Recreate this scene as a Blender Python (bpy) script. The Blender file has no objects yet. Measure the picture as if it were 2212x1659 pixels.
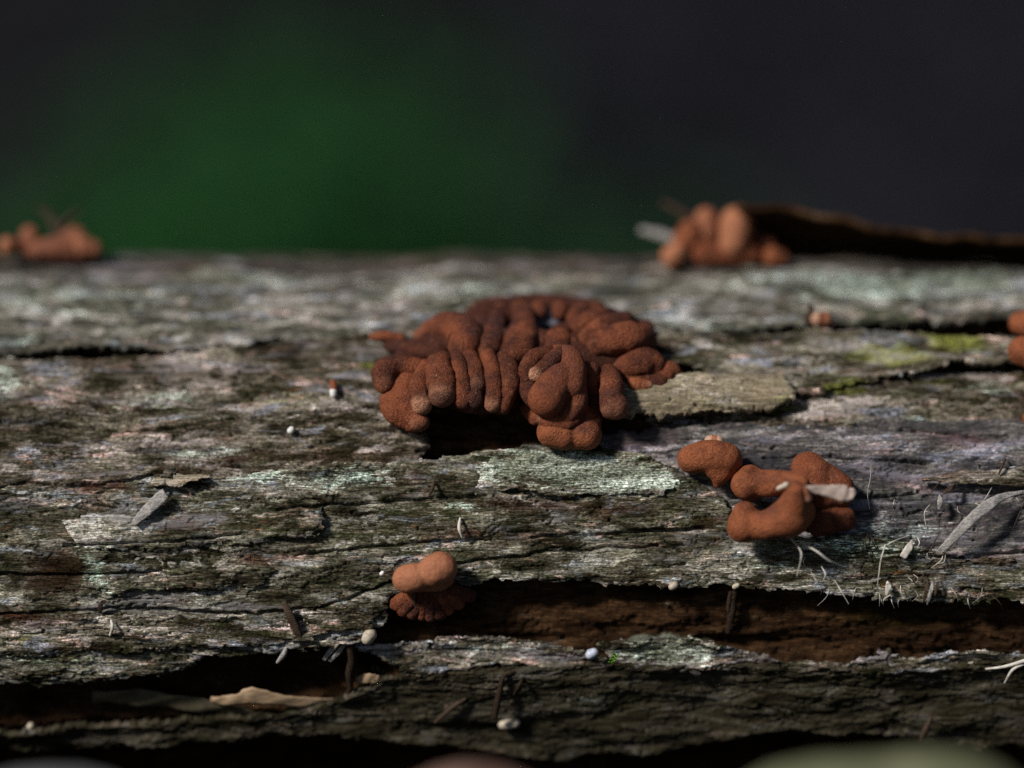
import bpy, math, random
import numpy as np
from mathutils import Vector

# ------------------------------------------------------------------ scene, camera, light (1 unit = 1 cm)
scn = bpy.context.scene
scn.unit_settings.system = 'METRIC'
scn.unit_settings.scale_length = 0.01
COL = scn.collection
random.seed(7)
rng = np.random.default_rng(7)

PITCH = math.radians(15.0)
DV = np.array([0.0, math.cos(PITCH), -math.sin(PITCH)])      # view direction
UP = np.array([0.0, math.sin(PITCH), math.cos(PITCH)])
RT = np.array([1.0, 0.0, 0.0])
FPX = 2212 * 60 / 17.3                                        # focal length in photo-plan units
AXD = 55.9                                                    # log axis depth from the camera
AXV = -0.0462
CAM = -DV * AXD - UP * (AXV * AXD)                            # log axis is the world X axis
FOCUS = 51.2

cd = bpy.data.cameras.new('camera')
cd.sensor_width = 17.3
cd.lens = 60
cd.clip_start = 1.0
cd.clip_end = 200000
cd.dof.use_dof = True
cd.dof.focus_distance = FOCUS
cd.dof.aperture_fstop = 60 / 10 / 2.5        # set below in scene units
co = bpy.data.objects.new('camera', cd)
COL.objects.link(co)
co.location = Vector(CAM)
co.rotation_euler = (math.pi / 2 - PITCH, 0, 0)
scn.camera = co
# aperture diameter = lens(mm)*1e-3/fstop in scene units; a wide open macro lens
cd.dof.aperture_fstop = (60e-3) / 3.5
cd.dof.aperture_blades = 0

SUN = np.array([-0.62, -0.46, 0.66])
SUN /= np.linalg.norm(SUN)
w = bpy.data.worlds.new('World')
scn.world = w
w.use_nodes = True
nt = w.node_tree
sky = nt.nodes.new('ShaderNodeTexSky')
sky.sky_type = 'NISHITA'
sky.sun_disc = False
sky.sun_elevation = math.asin(SUN[2])
sky.sun_rotation = math.atan2(SUN[0], SUN[1])
nt.links.new(sky.outputs[0], nt.nodes['Background'].inputs[0])
nt.nodes['Background'].inputs[1].default_value = 0.05
sl = bpy.data.lights.new('sun', 'SUN')
sl.energy = 4.9
sl.angle = math.radians(8)
sl.color = (1.0, 0.955, 0.91)
so = bpy.data.objects.new('sun', sl)
COL.objects.link(so)
so.rotation_euler = Vector(SUN).to_track_quat('Z', 'Y').to_euler()
so.location = (-60, -20, 90)

scn.view_settings.view_transform = 'Standard'
scn.view_settings.look = 'None'
scn.view_settings.gamma = 1
scn.view_settings.exposure = -0.3
scn.render.engine = 'CYCLES'
scn.cycles.use_denoising = False
scn.cycles.max_bounces = 6
scn.cycles.use_adaptive_sampling = False

# ------------------------------------------------------------------ numpy helpers
def hash2(ix, iy, seed):
    h = (ix.astype(np.int64) * 374761393 + iy.astype(np.int64) * 668265263 + seed * 1274126177) & 0xffffffff
    h = ((h ^ (h >> 13)) * 1274126177) & 0xffffffff
    h = ((h ^ (h >> 16)) * 2246822519) & 0xffffffff
    return ((h ^ (h >> 15)) & 0xffffff) / float(0x1000000)

def gnoise(x, y, seed=0):
    ix = np.floor(x); iy = np.floor(y)
    fx = x - ix; fy = y - iy
    ux = fx * fx * fx * (fx * (fx * 6 - 15) + 10); uy = fy * fy * fy * (fy * (fy * 6 - 15) + 10)
    def g(dx, dy):
        a = hash2(ix + dx, iy + dy, seed) * 2 * np.pi
        return np.cos(a) * (fx - dx) + np.sin(a) * (fy - dy)
    a = g(0, 0); b = g(1, 0); c = g(0, 1); d = g(1, 1)
    return ((a + (b - a) * ux) * (1 - uy) + (c + (d - c) * ux) * uy) * 1.5

def fbm(x, y, seed=0, octv=4, gain=0.5, lac=2.1):
    s = 0; a = 1.0; t = 0
    for k in range(octv):
        s = s + a * gnoise(x + 17.3 * k, y - 9.1 * k, seed + 31 * k)
        t += a; a *= gain; x = x * lac; y = y * lac
    return s / t * 1.3

def sstep(a, b, x):
    t = np.clip((x - a) / (b - a), 0, 1)
    return t * t * (3 - 2 * t)

def ray(u, v):
    return DV + RT * ((u - 1106) / FPX) + UP * ((829.5 - v) / FPX)

def on_log(u, v, h=0.0):
    """point on the cylinder of radius RM+h along the sight line; the nearest approach if the line misses it"""
    d = ray(u, v); o = CAM
    a = d[1] ** 2 + d[2] ** 2; b = o[1] * d[1] + o[2] * d[2]; c = o[1] ** 2 + o[2] ** 2 - (RM + h) ** 2
    disc = b * b - a * c
    t = (-b - math.sqrt(disc)) / a if disc > 0 else -b / a
    return o + d * t

def at_depth(u, v, depth):
    return CAM + ray(u, v) * depth

RM = 4.6
def px_xs(u, v):
    """plan point -> (x, arc length) on the log; above the ridge the arc goes on over the top"""
    vt = 562
    vv = max(v, vt); vv = min(vv, 1790)
    p = on_log(u, vv)
    q = -DV
    th = math.atan2(p @ UP, p @ q)
    th += (vv - v) * math.radians(0.45)
    return p[0], RM * th

def xs_pt(x, s, h):
    th = s / RM
    r = RM + h
    q = -DV
    P = np.empty(x.shape + (3,))
    P[..., 0] = x
    for k in (1, 2):
        P[..., k] = r * (np.cos(th) * q[k] + np.sin(th) * UP[k])
    return P

def poly_xs(pts):
    return np.array([px_xs(u, v) for u, v in pts])

def sdist(x, s, P):
    """signed distance to polygon, positive inside"""
    d2 = np.full(x.shape, 1e9); inside = np.zeros(x.shape, bool)
    n = len(P)
    for i in range(n):
        a = P[i]; b = P[(i + 1) % n]
        e = b - a
        t = np.clip(((x - a[0]) * e[0] + (s - a[1]) * e[1]) / (e @ e + 1e-12), 0, 1)
        d2 = np.minimum(d2, (x - a[0] - t * e[0]) ** 2 + (s - a[1] - t * e[1]) ** 2)
        if a[1] != b[1]:
            c = ((a[1] > s) != (b[1] > s)) & (x < (b[0] - a[0]) * (s - a[1]) / (b[1] - a[1]) + a[0])
            inside ^= c
    d = np.sqrt(d2)
    return np.where(inside, d, -d)

def ldist(x, s, P):
    d2 = np.full(x.shape, 1e9)
    for i in range(len(P) - 1):
        a = P[i]; e = P[i + 1] - a
        t = np.clip(((x - a[0]) * e[0] + (s - a[1]) * e[1]) / (e @ e + 1e-12), 0, 1)
        d2 = np.minimum(d2, (x - a[0] - t * e[0]) ** 2 + (s - a[1] - t * e[1]) ** 2)
    return np.sqrt(d2)

def mk_mesh(name, V, F, smooth=True):
    """V (n,3), F (m,3|4) numpy -> mesh"""
    me = bpy.data.meshes.new(name)
    k = F.shape[1]
    me.vertices.add(len(V)); me.vertices.foreach_set('co', np.ascontiguousarray(V, np.float32).ravel())
    me.loops.add(F.size); me.loops.foreach_set('vertex_index', np.ascontiguousarray(F, np.int32).ravel())
    me.polygons.add(len(F))
    me.polygons.foreach_set('loop_start', np.arange(0, F.size, k, dtype=np.int32))
    me.polygons.foreach_set('loop_total', np.full(len(F), k, np.int32))
    me.polygons.foreach_set('use_smooth', np.full(len(F), smooth))
    me.update(calc_edges=True)
    me.validate()
    return me

def attr(me, name, data):
    if data.ndim == 2:
        a = me.attributes.new(name, 'FLOAT_VECTOR', 'POINT'); a.data.foreach_set('vector', np.ascontiguousarray(data, np.float32).ravel())
    else:
        a = me.attributes.new(name, 'FLOAT', 'POINT'); a.data.foreach_set('value', np.ascontiguousarray(data, np.float32))

def link(name, me, parent=None, mat=None):
    o = bpy.data.objects.new(name, me)
    COL.objects.link(o)
    if parent is not None:
        o.parent = parent
        o.matrix_parent_inverse = parent_inv(parent)
    if mat is not None and me is not None:
        me.materials.append(mat)
    return o

def parent_inv(p):
    from mathutils import Matrix
    return Matrix.Translation(-Vector(p.location))

def tag(o, label=None, cat=None, group=None, kind=None):
    if label: o['label'] = label
    if cat: o['category'] = cat
    if group: o['group'] = group
    if kind: o['kind'] = kind
    return o

def empty(name, loc):
    o = bpy.data.objects.new(name, None)
    o.empty_display_size = 0.3
    o.location = Vector(loc)
    COL.objects.link(o)
    return o

# ------------------------------------------------------------------ materials
class NT:
    def __init__(s, name):
        s.m = bpy.data.materials.new(name); s.m.use_nodes = True
        s.t = s.m.node_tree; s.n = s.t.nodes; s.b = s.n['Principled BSDF']
    def L(s, a, b): s.t.links.new(a, b)
    def val(s, sock, v):
        if isinstance(v, (int, float)): sock.default_value = v
        elif isinstance(v, tuple): sock.default_value = v if len(v) == len(sock.default_value) else (*v, 1)
        else: s.L(v, sock)
    def attr(s, name, out='Fac'):
        a = s.n.new('ShaderNodeAttribute'); a.attribute_name = name; return a.outputs[out]
    def scale(s, vec, sc, loc=(0, 0, 0)):
        m = s.n.new('ShaderNodeMapping'); m.inputs['Scale'].default_value = sc; m.inputs['Location'].default_value = loc
        s.L(vec, m.inputs[0]); return m.outputs[0]
    def noise(s, vec, sc=1, det=4, rough=0.6, dist=0.0):
        n = s.n.new('ShaderNodeTexNoise'); n.inputs['Scale'].default_value = sc; n.inputs['Detail'].default_value = det
        n.inputs['Roughness'].default_value = rough; n.inputs['Distortion'].default_value = dist
        s.L(vec, n.inputs['Vector']); return n.outputs['Fac']
    def voro(s, vec, sc=1):
        n = s.n.new('ShaderNodeTexVoronoi'); n.inputs['Scale'].default_value = sc
        s.L(vec, n.inputs['Vector']); return n.outputs['Distance']
    def rng(s, v, a, b, c=0, d=1, smooth=True):
        n = s.n.new('ShaderNodeMapRange'); n.interpolation_type = 'SMOOTHSTEP' if smooth else 'LINEAR'
        s.L(v, n.inputs[0])
        for k, q in zip((1, 2, 3, 4), (a, b, c, d)): s.val(n.inputs[k], q)
        return n.outputs[0]
    def math(s, op, a, b=0.0):
        n = s.n.new('ShaderNodeMath'); n.operation = op; s.val(n.inputs[0], a); s.val(n.inputs[1], b); return n.outputs[0]
    def mix(s, f, a, b, mode='MIX'):
        n = s.n.new('ShaderNodeMix'); n.data_type = 'RGBA'; n.blend_type = mode
        s.val(n.inputs[0], f); s.val(n.inputs[6], a); s.val(n.inputs[7], b); return n.outputs[2]
    def contrast(s, c, gam, gain, sat):
        g = s.n.new('ShaderNodeGamma'); s.L(c, g.inputs[0]); g.inputs[1].default_value = gam
        h = s.n.new('ShaderNodeHueSaturation'); h.inputs['Saturation'].default_value = sat; h.inputs['Value'].default_value = gain
        s.L(g.outputs[0], h.inputs['Color']); return h.outputs[0]
    def bump(s, h, st, dist):
        n = s.n.new('ShaderNodeBump'); n.inputs['Strength'].default_value = st; n.inputs['Distance'].default_value = dist
        s.L(h, n.inputs['Height']); return n.outputs[0]
    def fin(s, col, rough=0.9, spec=0.15, normal=None):
        s.val(s.b.inputs['Base Color'], col); s.val(s.b.inputs['Roughness'], rough); s.val(s.b.inputs['Specular IOR Level'], spec)
        if normal is not None: s.L(normal, s.b.inputs['Normal'])
        return s.m

def bark_material(name, dark=0.0, tint=(1, 1, 1), pale=None, pamt=0.0):
    N = NT(name)
    v = N.attr('bark', 'Vector')
    flake = N.attr('flake'); lichen = N.attr('lichen'); moss = N.attr('moss'); brown = N.attr('brown'); damp_shade = N.attr('damp_shade')
    big = N.noise(N.scale(v, (0.40, 1.1, 1)), 1, 4, 0.6, 0.4)
    mid = N.noise(N.scale(v, (1.0, 3.6, 1), (5, 3, 0)), 1, 6, 0.66, 0.6)
    mid2 = N.noise(N.scale(v, (1.5, 5.2, 1), (15, 31, 2)), 1, 6, 0.68, 0.7)
    mid3 = N.noise(N.scale(v, (1.2, 4.4, 1), (45, 11, 6)), 1, 6, 0.68, 0.7)
    fib = N.noise(N.scale(v, (5, 52, 1), (1, 7, 3)), 1, 4, 0.75, 0.35)
    fine = N.noise(N.scale(v, (22, 48, 1), (9, 2, 1)), 1, 3, 0.8)
    c = N.mix(N.rng(mid, 0.40, 0.58), (0.080, 0.074, 0.048), (0.265, 0.245, 0.20))
    c = N.mix(N.rng(mid2, 0.54, 0.66), c, (0.45, 0.335, 0.295))                  # pinkish tan
    c = N.mix(N.math('MULTIPLY', N.rng(mid3, 0.53, 0.65), 0.8), c, (0.285, 0.305, 0.35))   # cool weathered grey
    c = N.mix(N.math('MULTIPLY', N.rng(mid, 0.42, 0.34), N.rng(mid2, 0.55, 0.42)), c, (0.050, 0.036, 0.022))
    c = N.mix(N.math('MULTIPLY', N.rng(flake, 0.62, 0.80), 0.6), c, (0.50, 0.46, 0.43))
    c = N.mix(N.math('MULTIPLY', N.rng(flake, 0.34, 0.14), 0.65), c, (0.085, 0.066, 0.040))
    # olive green algae and yellow moss
    am = N.math('MULTIPLY', N.rng(mid3, 0.50, 0.40), N.rng(big, 0.62, 0.44))
    c = N.mix(N.math('MULTIPLY', am, 0.7), c, (0.062, 0.071, 0.030))
    # reddish inner bark showing
    c = N.mix(N.math('MULTIPLY', brown, N.rng(mid, 0.34, 0.50)), c, (0.115, 0.050, 0.030))
    dm = N.rng(N.math('ADD', N.math('MULTIPLY', damp_shade, 0.62), N.math('MULTIPLY', N.math('SUBTRACT', mid2, 0.5), -1.3)), 0.22, 0.46)
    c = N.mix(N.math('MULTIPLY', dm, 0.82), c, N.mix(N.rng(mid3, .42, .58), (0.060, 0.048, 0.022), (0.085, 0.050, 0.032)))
    # lichen
    lt = N.math('ADD', N.math('SUBTRACT', mid2, 0.5), N.math('MULTIPLY', N.math('SUBTRACT', fib, 0.5), 0.7))
    lm = N.rng(N.math('ADD', N.math('MULTIPLY', lichen, 0.42), lt), 0.20, 0.34)
    lc = N.mix(N.rng(fine, 0.4, 0.6), (0.32, 0.38, 0.31), (0.50, 0.55, 0.50))
    c = N.mix(N.math('MULTIPLY', lm, 0.80), c, lc)
    mm = N.rng(N.math('ADD', N.math('MULTIPLY', moss, 0.7), N.math('SUBTRACT', fib, 0.5)), 0.22, 0.44)
    c = N.mix(N.math('MULTIPLY', mm, 0.75), c, (0.20, 0.215, 0.045))
    rm = N.rng(N.noise(N.scale(v, (3.2, 9, 1), (33, 4, 8)), 1, 5, .7, .5), 0.62, 0.70)
    c = N.mix(N.math('MULTIPLY', rm, 0.7), c, (0.24, 0.105, 0.035))          # rusty stains
    # fibres and specks
    c = N.mix(1.0, c, N.mix(N.rng(fib, 0.30, 0.70), (0.36, 0.34, 0.31), (1.62, 1.62, 1.62)), 'MULTIPLY')
    c = N.mix(1.0, c, N.mix(N.rng(fine, 0.32, 0.68), (0.50, 0.48, 0.45), (1.45, 1.47, 1.5)), 'MULTIPLY')
    c = N.mix(N.math('MULTIPLY', N.rng(N.noise(N.scale(v, (9, 16, 1), (3, 8, 4)), 1, 3, .6), 0.64, 0.70), 0.8), c, (0.035, 0.028, 0.018))
    blot = N.noise(N.scale(v, (0.75, 2.3, 1), (71, 5, 9)), 1, 5, 0.62, 0.8)
    c = N.mix(1.0, c, N.mix(N.rng(blot, 0.40, 0.60), (0.60, 0.58, 0.52), (1.28, 1.28, 1.30)), 'MULTIPLY')
    blot2 = N.noise(N.scale(v, (0.5, 2.6, 1), (17, 55, 3)), 1, 5, 0.62, 0.8)
    c = N.mix(N.math('MULTIPLY', N.rng(blot2, 0.55, 0.68), 0.45), c, (0.46, 0.42, 0.44))
    c = N.contrast(c, 1.42, 1.45, 0.92)
    if pamt: c = N.mix(pamt, c, N.mix(N.rng(fib, 0.3, 0.7), tuple(q * .6 for q in pale), tuple(q * 1.3 for q in pale)))
    c = N.mix(1.0, c, tint, 'MULTIPLY')
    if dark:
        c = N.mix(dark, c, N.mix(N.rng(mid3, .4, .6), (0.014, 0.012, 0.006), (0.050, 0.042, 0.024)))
    hgt = N.math('ADD', N.math('MULTIPLY', fib, 1.0), N.math('MULTIPLY', fine, 0.6))
    return N.fin(c, 0.92, 0.07, N.bump(hgt, 0.8, 0.016))

def inner_material(name):
    N = NT(name)
    v = N.attr('bark', 'Vector')
    lichen = N.attr('lichen'); moss = N.attr('moss')
    mid = N.noise(N.scale(v, (1.2, 5, 1), (3, 3, 0)), 1, 5, 0.65, 0.5)
    fib = N.noise(N.scale(v, (5, 40, 1), (1, 7, 3)), 1, 4, 0.7, 0.3)
    fine = N.noise(N.scale(v, (24, 40, 1), (9, 2, 1)), 1, 3, 0.75)
    c = N.mix(N.rng(mid, 0.36, 0.64), (0.026, 0.014, 0.008), (0.090, 0.056, 0.034))
    c = N.mix(N.rng(mid, 0.60, 0.74), c, (0.15, 0.115, 0.085))
    c = N.mix(N.math('MULTIPLY', N.rng(fine, 0.62, 0.70), 0.7), c, (0.16, 0.06, 0.02))
    lm = N.rng(N.math('ADD', N.math('MULTIPLY', lichen, 0.75), N.math('SUBTRACT', mid, 0.5)), 0.22, 0.42)
    c = N.mix(N.math('MULTIPLY', lm, 0.8), c, (0.30, 0.33, 0.27))
    c = N.mix(N.math('MULTIPLY', moss, 0.6), c, (0.10, 0.11, 0.02))
    c = N.mix(1.0, c, N.mix(N.rng(fib, 0.30, 0.70), (0.45, 0.43, 0.40), (1.5, 1.5, 1.5)), 'MULTIPLY')
    c = N.contrast(c, 1.15, 1.25, 1.15)
    return N.fin(c, 0.9, 0.1, N.bump(N.math('ADD', fib, N.math('MULTIPLY', fine, 0.6)), 1.0, 0.05))

def fungus_material(name, base=(0.222, 0.064, 0.026), dk=(0.066, 0.019, 0.010), pale=(0.52, 0.26, 0.15), grain=1.0, age0=0.0):
    N = NT(name)
    tc = N.n.new('ShaderNodeTexCoord').outputs['Object']
    age = N.attr('age'); tip = N.attr('tip')
    n1 = N.noise(tc, 2.2, 4, 0.6)
    n2 = N.noise(tc, 32, 3, 0.7)
    n3 = N.noise(tc, 9, 3, 0.6)
    c = N.mix(N.rng(N.math('ADD', N.math('ADD', age, age0), N.math('MULTIPLY', N.math('SUBTRACT', n1, 0.5), 2.2)), 0.05, 0.95), base, dk)
    c = N.mix(N.math('MULTIPLY', N.rng(n3, 0.55, 0.75), 0.35), c, (0.30, 0.125, 0.06))
    c = N.mix(N.math('MULTIPLY', tip, N.rng(n3, 0.3, 0.6, 0.55, 1.0)), c, pale)
    c = N.mix(N.math('MULTIPLY', N.rng(N.noise(tc, 1.1, 3, .6), .5, .68), .45), c, (0.075, 0.030, 0.024))      # damp purplish older skin
    c = N.mix(N.math('MULTIPLY', N.rng(N.noise(tc, 5, 4, .7), .62, .74), .4), c, (0.42, 0.20, 0.10))        # dusty worn spots
    c = N.mix(N.math('MULTIPLY', N.rng(n1, .3, .7, .5, 1.0), grain), c, N.mix(N.rng(n2, 0.32, 0.68), (0.52, 0.47, 0.45), (1.42, 1.46, 1.5)), 'MULTIPLY')
    c = N.mix(N.math('MULTIPLY', N.rng(N.noise(tc, 40, 2, 0.5), 0.73, 0.78), 0.55 * grain), c, (0.60, 0.55, 0.52))
    wk = N.noise(tc, 13, 4, 0.7, 1.2)
    h = N.math('ADD', N.math('MULTIPLY', n2, 0.6 * grain), N.math('ADD', N.math('MULTIPLY', n3, 0.5), N.math('MULTIPLY', wk, 0.7 * grain)))
    m = N.fin(c, 0.62, 0.20, N.bump(h, 0.9, 0.06))
    return m

def plain(name, a, b, sc=6.0, rough=0.7, spec=0.2, stretch=(1, 1, 1), bump=0.3):
    N = NT(name)
    tc = N.n.new('ShaderNodeTexCoord').outputs['Object']
    n = N.noise(N.scale(tc, stretch), sc, 4, 0.65)
    return N.fin(N.mix(N.rng(n, 0.3, 0.7), a, b), rough, spec, N.bump(n, bump, 0.03))

M_BARK = bark_material('weathered_bark')
M_BARKD = bark_material('damp_shaded_bark', 0.86)  # damp tone with the overhang's shade mixed into its colour
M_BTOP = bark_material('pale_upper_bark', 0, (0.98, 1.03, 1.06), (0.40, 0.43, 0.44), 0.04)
M_BLEFT = bark_material('brownish_bark', 0, (0.84, 0.82, 0.82))
M_BFIB = bark_material('bluish_fibrous_bark', 0, (0.92, 0.94, 1.06), (0.30, 0.29, 0.33), 0.12)
M_BGREEN = bark_material('greenish_grey_bark', 0, (0.84, 0.89, 0.86))
M_BBEIGE = bark_material('beige_bark', 0, (1, 1, 1), (0.40, 0.33, 0.21), 0.5)
M_INNER = inner_material('inner_bark')
M_FUN = fungus_material('fungus_rust')
M_FUNP = fungus_material('fungus_pale', (0.38, 0.150, 0.074), (0.24, 0.085, 0.042), (0.55, 0.36, 0.26), 0.45, 0.2)
M_FUNO = fungus_material('fungus_orange', (0.285, 0.088, 0.034), (0.095, 0.027, 0.012), (0.60, 0.36, 0.24), 0.75, 0.30)
M_CREAM = plain('cream_bead', (0.36, 0.29, 0.20), (0.58, 0.51, 0.40), 14, 0.45, 0.4)
M_WHITE = plain('white_speck', (0.72, 0.70, 0.64), (0.85, 0.84, 0.80), 8, 0.55, 0.3)
M_BLUE = plain('blue_white_bead', (0.42, 0.47, 0.58), (0.66, 0.70, 0.78), 8, 0.35, 0.5)
M_TAN = plain('tan_leaf', (0.28, 0.185, 0.105), (0.44, 0.315, 0.195), 5, 0.6, 0.25, (1, 4, 4))
M_BROWN = plain('brown_twig', (0.028, 0.017, 0.011), (0.095, 0.062, 0.040), 14, 0.8, 0.2, (1, 5, 5), 0.6)
M_DARK = plain('dark_strand', (0.014, 0.009, 0.006), (0.055, 0.034, 0.022), 22, 0.85, 0.1, (1, 2, 2), 0.9)
M_STRAW = plain('straw_fibre', (0.46, 0.41, 0.33), (0.72, 0.69, 0.62), 10, 0.7, 0.2)
M_GREYW = plain('grey_splinter', (0.22, 0.205, 0.19), (0.46, 0.43, 0.40), 16, 0.85, 0.1, (1, 2, 2), 0.9)
M_OLIVE = plain('olive_leaf', (0.09, 0.10, 0.05), (0.17, 0.17, 0.10), 0.6, 0.7, 0.2)
M_PINK = plain('pinkish_leaf', (0.12, 0.066, 0.05), (0.18, 0.11, 0.085), 0.6, 0.7, 0.2)
M_MOSS = plain('bright_moss', (0.10, 0.26, 0.02), (0.22, 0.46, 0.05), 20, 0.7, 0.2)
M_MEMB = plain('papery_membrane', (0.42, 0.31, 0.25), (0.60, 0.48, 0.41), 12, 0.7, 0.2)
M_UNDER = plain('undergrowth_leaf', (0.010, 0.048, 0.012), (0.022, 0.092, 0.024), 0.08, 0.8, 0.1)
M_LITTER = plain('litter_leaf', (0.008, 0.009, 0.009), (0.025, 0.023, 0.033), 0.07, 0.8, 0.1)

# ------------------------------------------------------------------ ground
def ground():
    N = NT('forest_floor')
    tc = N.n.new('ShaderNodeTexCoord').outputs['Object']
    n = N.noise(tc, 0.02, 5, 0.6); f = N.noise(tc, 0.5, 4, 0.7)
    c = N.mix(N.rng(n, 0.4, 0.6), (0.005, 0.005, 0.005), (0.012, 0.012, 0.013))
    c = N.mix(N.rng(f, 0.45, 0.65), c, (0.016, 0.015, 0.015))
    m = N.fin(c, 0.95, 0.05, N.bump(f, 0.6, 0.5))
    t = np.linspace(-1, 1, 181)
    gx = np.sinh(t * 7.5) / math.sinh(7.5) * 9000
    gy = np.sinh(t * 7.5) / math.sinh(7.5) * 9000 + 60
    X, Y = np.meshgrid(gx, gy)
    Z = ground_z(X, Y)
    n_ = len(t)
    idx = np.arange(n_ * n_).reshape(n_, n_)
    F = np.stack([idx[:-1, :-1], idx[:-1, 1:], idx[1:, 1:], idx[1:, :-1]], -1).reshape(-1, 4)
    o = link('ground', mk_mesh('ground', np.stack([X, Y, Z], -1).reshape(-1, 3), F), None, m)
    tag(o, 'dark forest floor of soil and leaf litter', kind='structure')

def ground_z(X, Y):
    drop = sstep(7, 42, Y) * 26.0
    return -5.05 + 4.2 * sstep(-6.5, -10.5, Y) - drop + fbm(X / 30, Y / 30, 5, 3) * 2.2 * sstep(10, 60, np.abs(Y)) + 0 * X
ground()

def leaf_cloud(name, C, size, tilt, mat, curl=0.15):
    """many small pointed leaves in one mesh: C (n,3) centres"""
    n = len(C)
    a = rng.uniform(0, 2 * np.pi, n); tl = rng.normal(0, tilt, n); rl = rng.normal(0, tilt, n)
    L = size * rng.uniform(0.6, 1.3, n); W = L * rng.uniform(0.35, 0.6, n)
    d = np.stack([np.cos(a) * np.cos(tl), np.sin(a) * np.cos(tl), np.sin(tl)], -1)
    sd = np.stack([-np.sin(a), np.cos(a), rl * 0.6], -1); sd /= np.linalg.norm(sd, axis=1)[:, None]
    nm = np.cross(d, sd)
    V = np.empty((n, 6, 3))
    for k, (p, q, z) in enumerate([(-.5, 0, 0), (-.12, -.5, .3), (.25, -.32, .2), (.5, 0, -.3), (.25, .32, .2), (-.12, .5, .3)]):
        V[:, k] = C + d * (p * L)[:, None] + sd * (q * W)[:, None] + nm * (z * curl * L)[:, None]
    b = np.arange(n)[:, None] * 6
    F = np.concatenate([b + np.array([[0, 1, 2, 3]]), b + np.array([[0, 3, 4, 5]])])
    return link(name, mk_mesh(name, V.reshape(-1, 3), F), None, mat)

def undergrowth():
    n = 5200
    x = rng.normal(-16.5, 6, n); y = rng.normal(108, 30, n)
    keep = (fbm(x / 25, y / 40, 3, 2) + rng.normal(0, .2, n) > -0.25) & (y > 60)
    x = x[keep]; y = y[keep]
    z = ground_z(x, y) + rng.uniform(0.3, 1, len(x)) * (3 + 7 * np.clip(fbm(x / 18, y / 22, 9, 2) + .5, 0, 1))
    x2 = rng.normal(3, 7, 600); y2 = np.clip(rng.normal(105, 30, 600), 65, 400)
    x = np.concatenate([x, x2]); y = np.concatenate([y, y2]); z = np.concatenate([z, ground_z(x2, y2) + rng.uniform(.5, 4, 600)])
    o = leaf_cloud('undergrowth', np.stack([x, y, z], -1), 3.6, 0.5, M_UNDER)
    tag(o, 'blurred patch of deep green undergrowth behind the log', 'undergrowth', kind='stuff')
    n = 2200
    x = rng.uniform(-110, 130, n); y = rng.uniform(30, 420, n)
    x = np.concatenate([x, rng.normal(22, 11, 2600)]); y = np.concatenate([y, rng.normal(225, 38, 2600)])
    z = ground_z(x, y) + rng.uniform(0.1, 1.2, len(x))
    o = leaf_cloud('leaf_litter', np.stack([x, y, z], -1), 6.0, 0.3, M_LITTER)
    tag(o, 'dark purplish fallen leaves covering the ground behind the log', 'leaf litter', kind='stuff')
undergrowth()

# ------------------------------------------------------------------ the log
def px_blobs(x, s, blobs, seed):
    """soft patches given as (u, v, half width, half height, strength)"""
    m = np.zeros(x.shape)
    wx = x + 0.25 * fbm(x / .6, s / .25, seed, 3); ws = s + 0.10 * fbm(x / .5, s / .2, seed + 5, 3)
    for u, v, ru, rv, a in blobs:
        X0, S0 = px_xs(u, v)
        k = 0.0069
        foreshort = max(0.3, math.cos(S0 / RM))
        e = ((wx - X0) / (ru * k)) ** 2 + ((ws - S0) / (rv * k / foreshort)) ** 2
        m = np.maximum(m, a * np.exp(-e))
    return m

LICHEN = [(1180, 1010, 150, 34, 1.0), (1340, 1030, 120, 40, 0.9), (760, 1040, 130, 30, .7), (560, 1035, 90, 18, .7), (1450, 1050, 60, 25, .7),
          (1900, 610, 350, 40, .8), (150, 640, 260, 40, .6), (0, 820, 45, 50, 1.0), (350, 860, 120, 30, .6), (40, 730, 60, 25, .6),
          (450, 975, 110, 16, .8), (1430, 1410, 110, 25, .9), (1950, 1150, 110, 30, .8), (1870, 1185, 120, 30, .8), (2130, 830, 70, 16, .9),
          (210, 1230, 40, 60, .8), (1000, 1100, 60, 12, .8), (600, 600, 300, 30, .5), (1000, 620, 200, 25, .6), (1980, 900, 60, 8, .8),
          (100, 1420, 160, 25, .55), (700, 1420, 60, 18, .5), (1030, 1410, 140, 22, .6), (1680, 1230, 200, 25, .35), (1500, 690, 120, 20, .6),
          (1250, 1515, 160, 14, .7), (1780, 1490, 120, 10, .7), (2080, 600, 160, 30, .9)]
MOSS = [(1920, 770, 90, 22, 1.0), (1830, 835, 35, 14, 1.0), (2070, 740, 80, 25, .8), (790, 790, 60, 25, .5), (2010, 815, 60, 10, .5),
        (600, 860, 160, 30, .35), (1690, 880, 40, 20, .5), (190, 1410, 80, 14, .4), (60, 1370, 80, 10, .5), (420, 1240, 60, 20, .3), (1950, 1340, 100, 20, .35)]
BROWN = [(400, 1132, 50, 14, 1.0), (130, 1230, 60, 40, 1.0), (2080, 945, 60, 16, 1.0), (560, 1205, 60, 14, .8), (1000, 1150, 60, 14, .7), (1030, 920, 120, 25, .9),
         (30, 1330, 60, 16, 1.0), (1400, 940, 70, 25, .7), (880, 1040, 60, 14, .6), (1240, 1100, 160, 14, .6), (200, 1055, 60, 12, 1.0), (1740, 1130, 60, 14, .5),
         (2000, 1030, 90, 10, .7), (1400, 760, 60, 20, .4), (2150, 1210, 140, 14, .5)]

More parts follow.
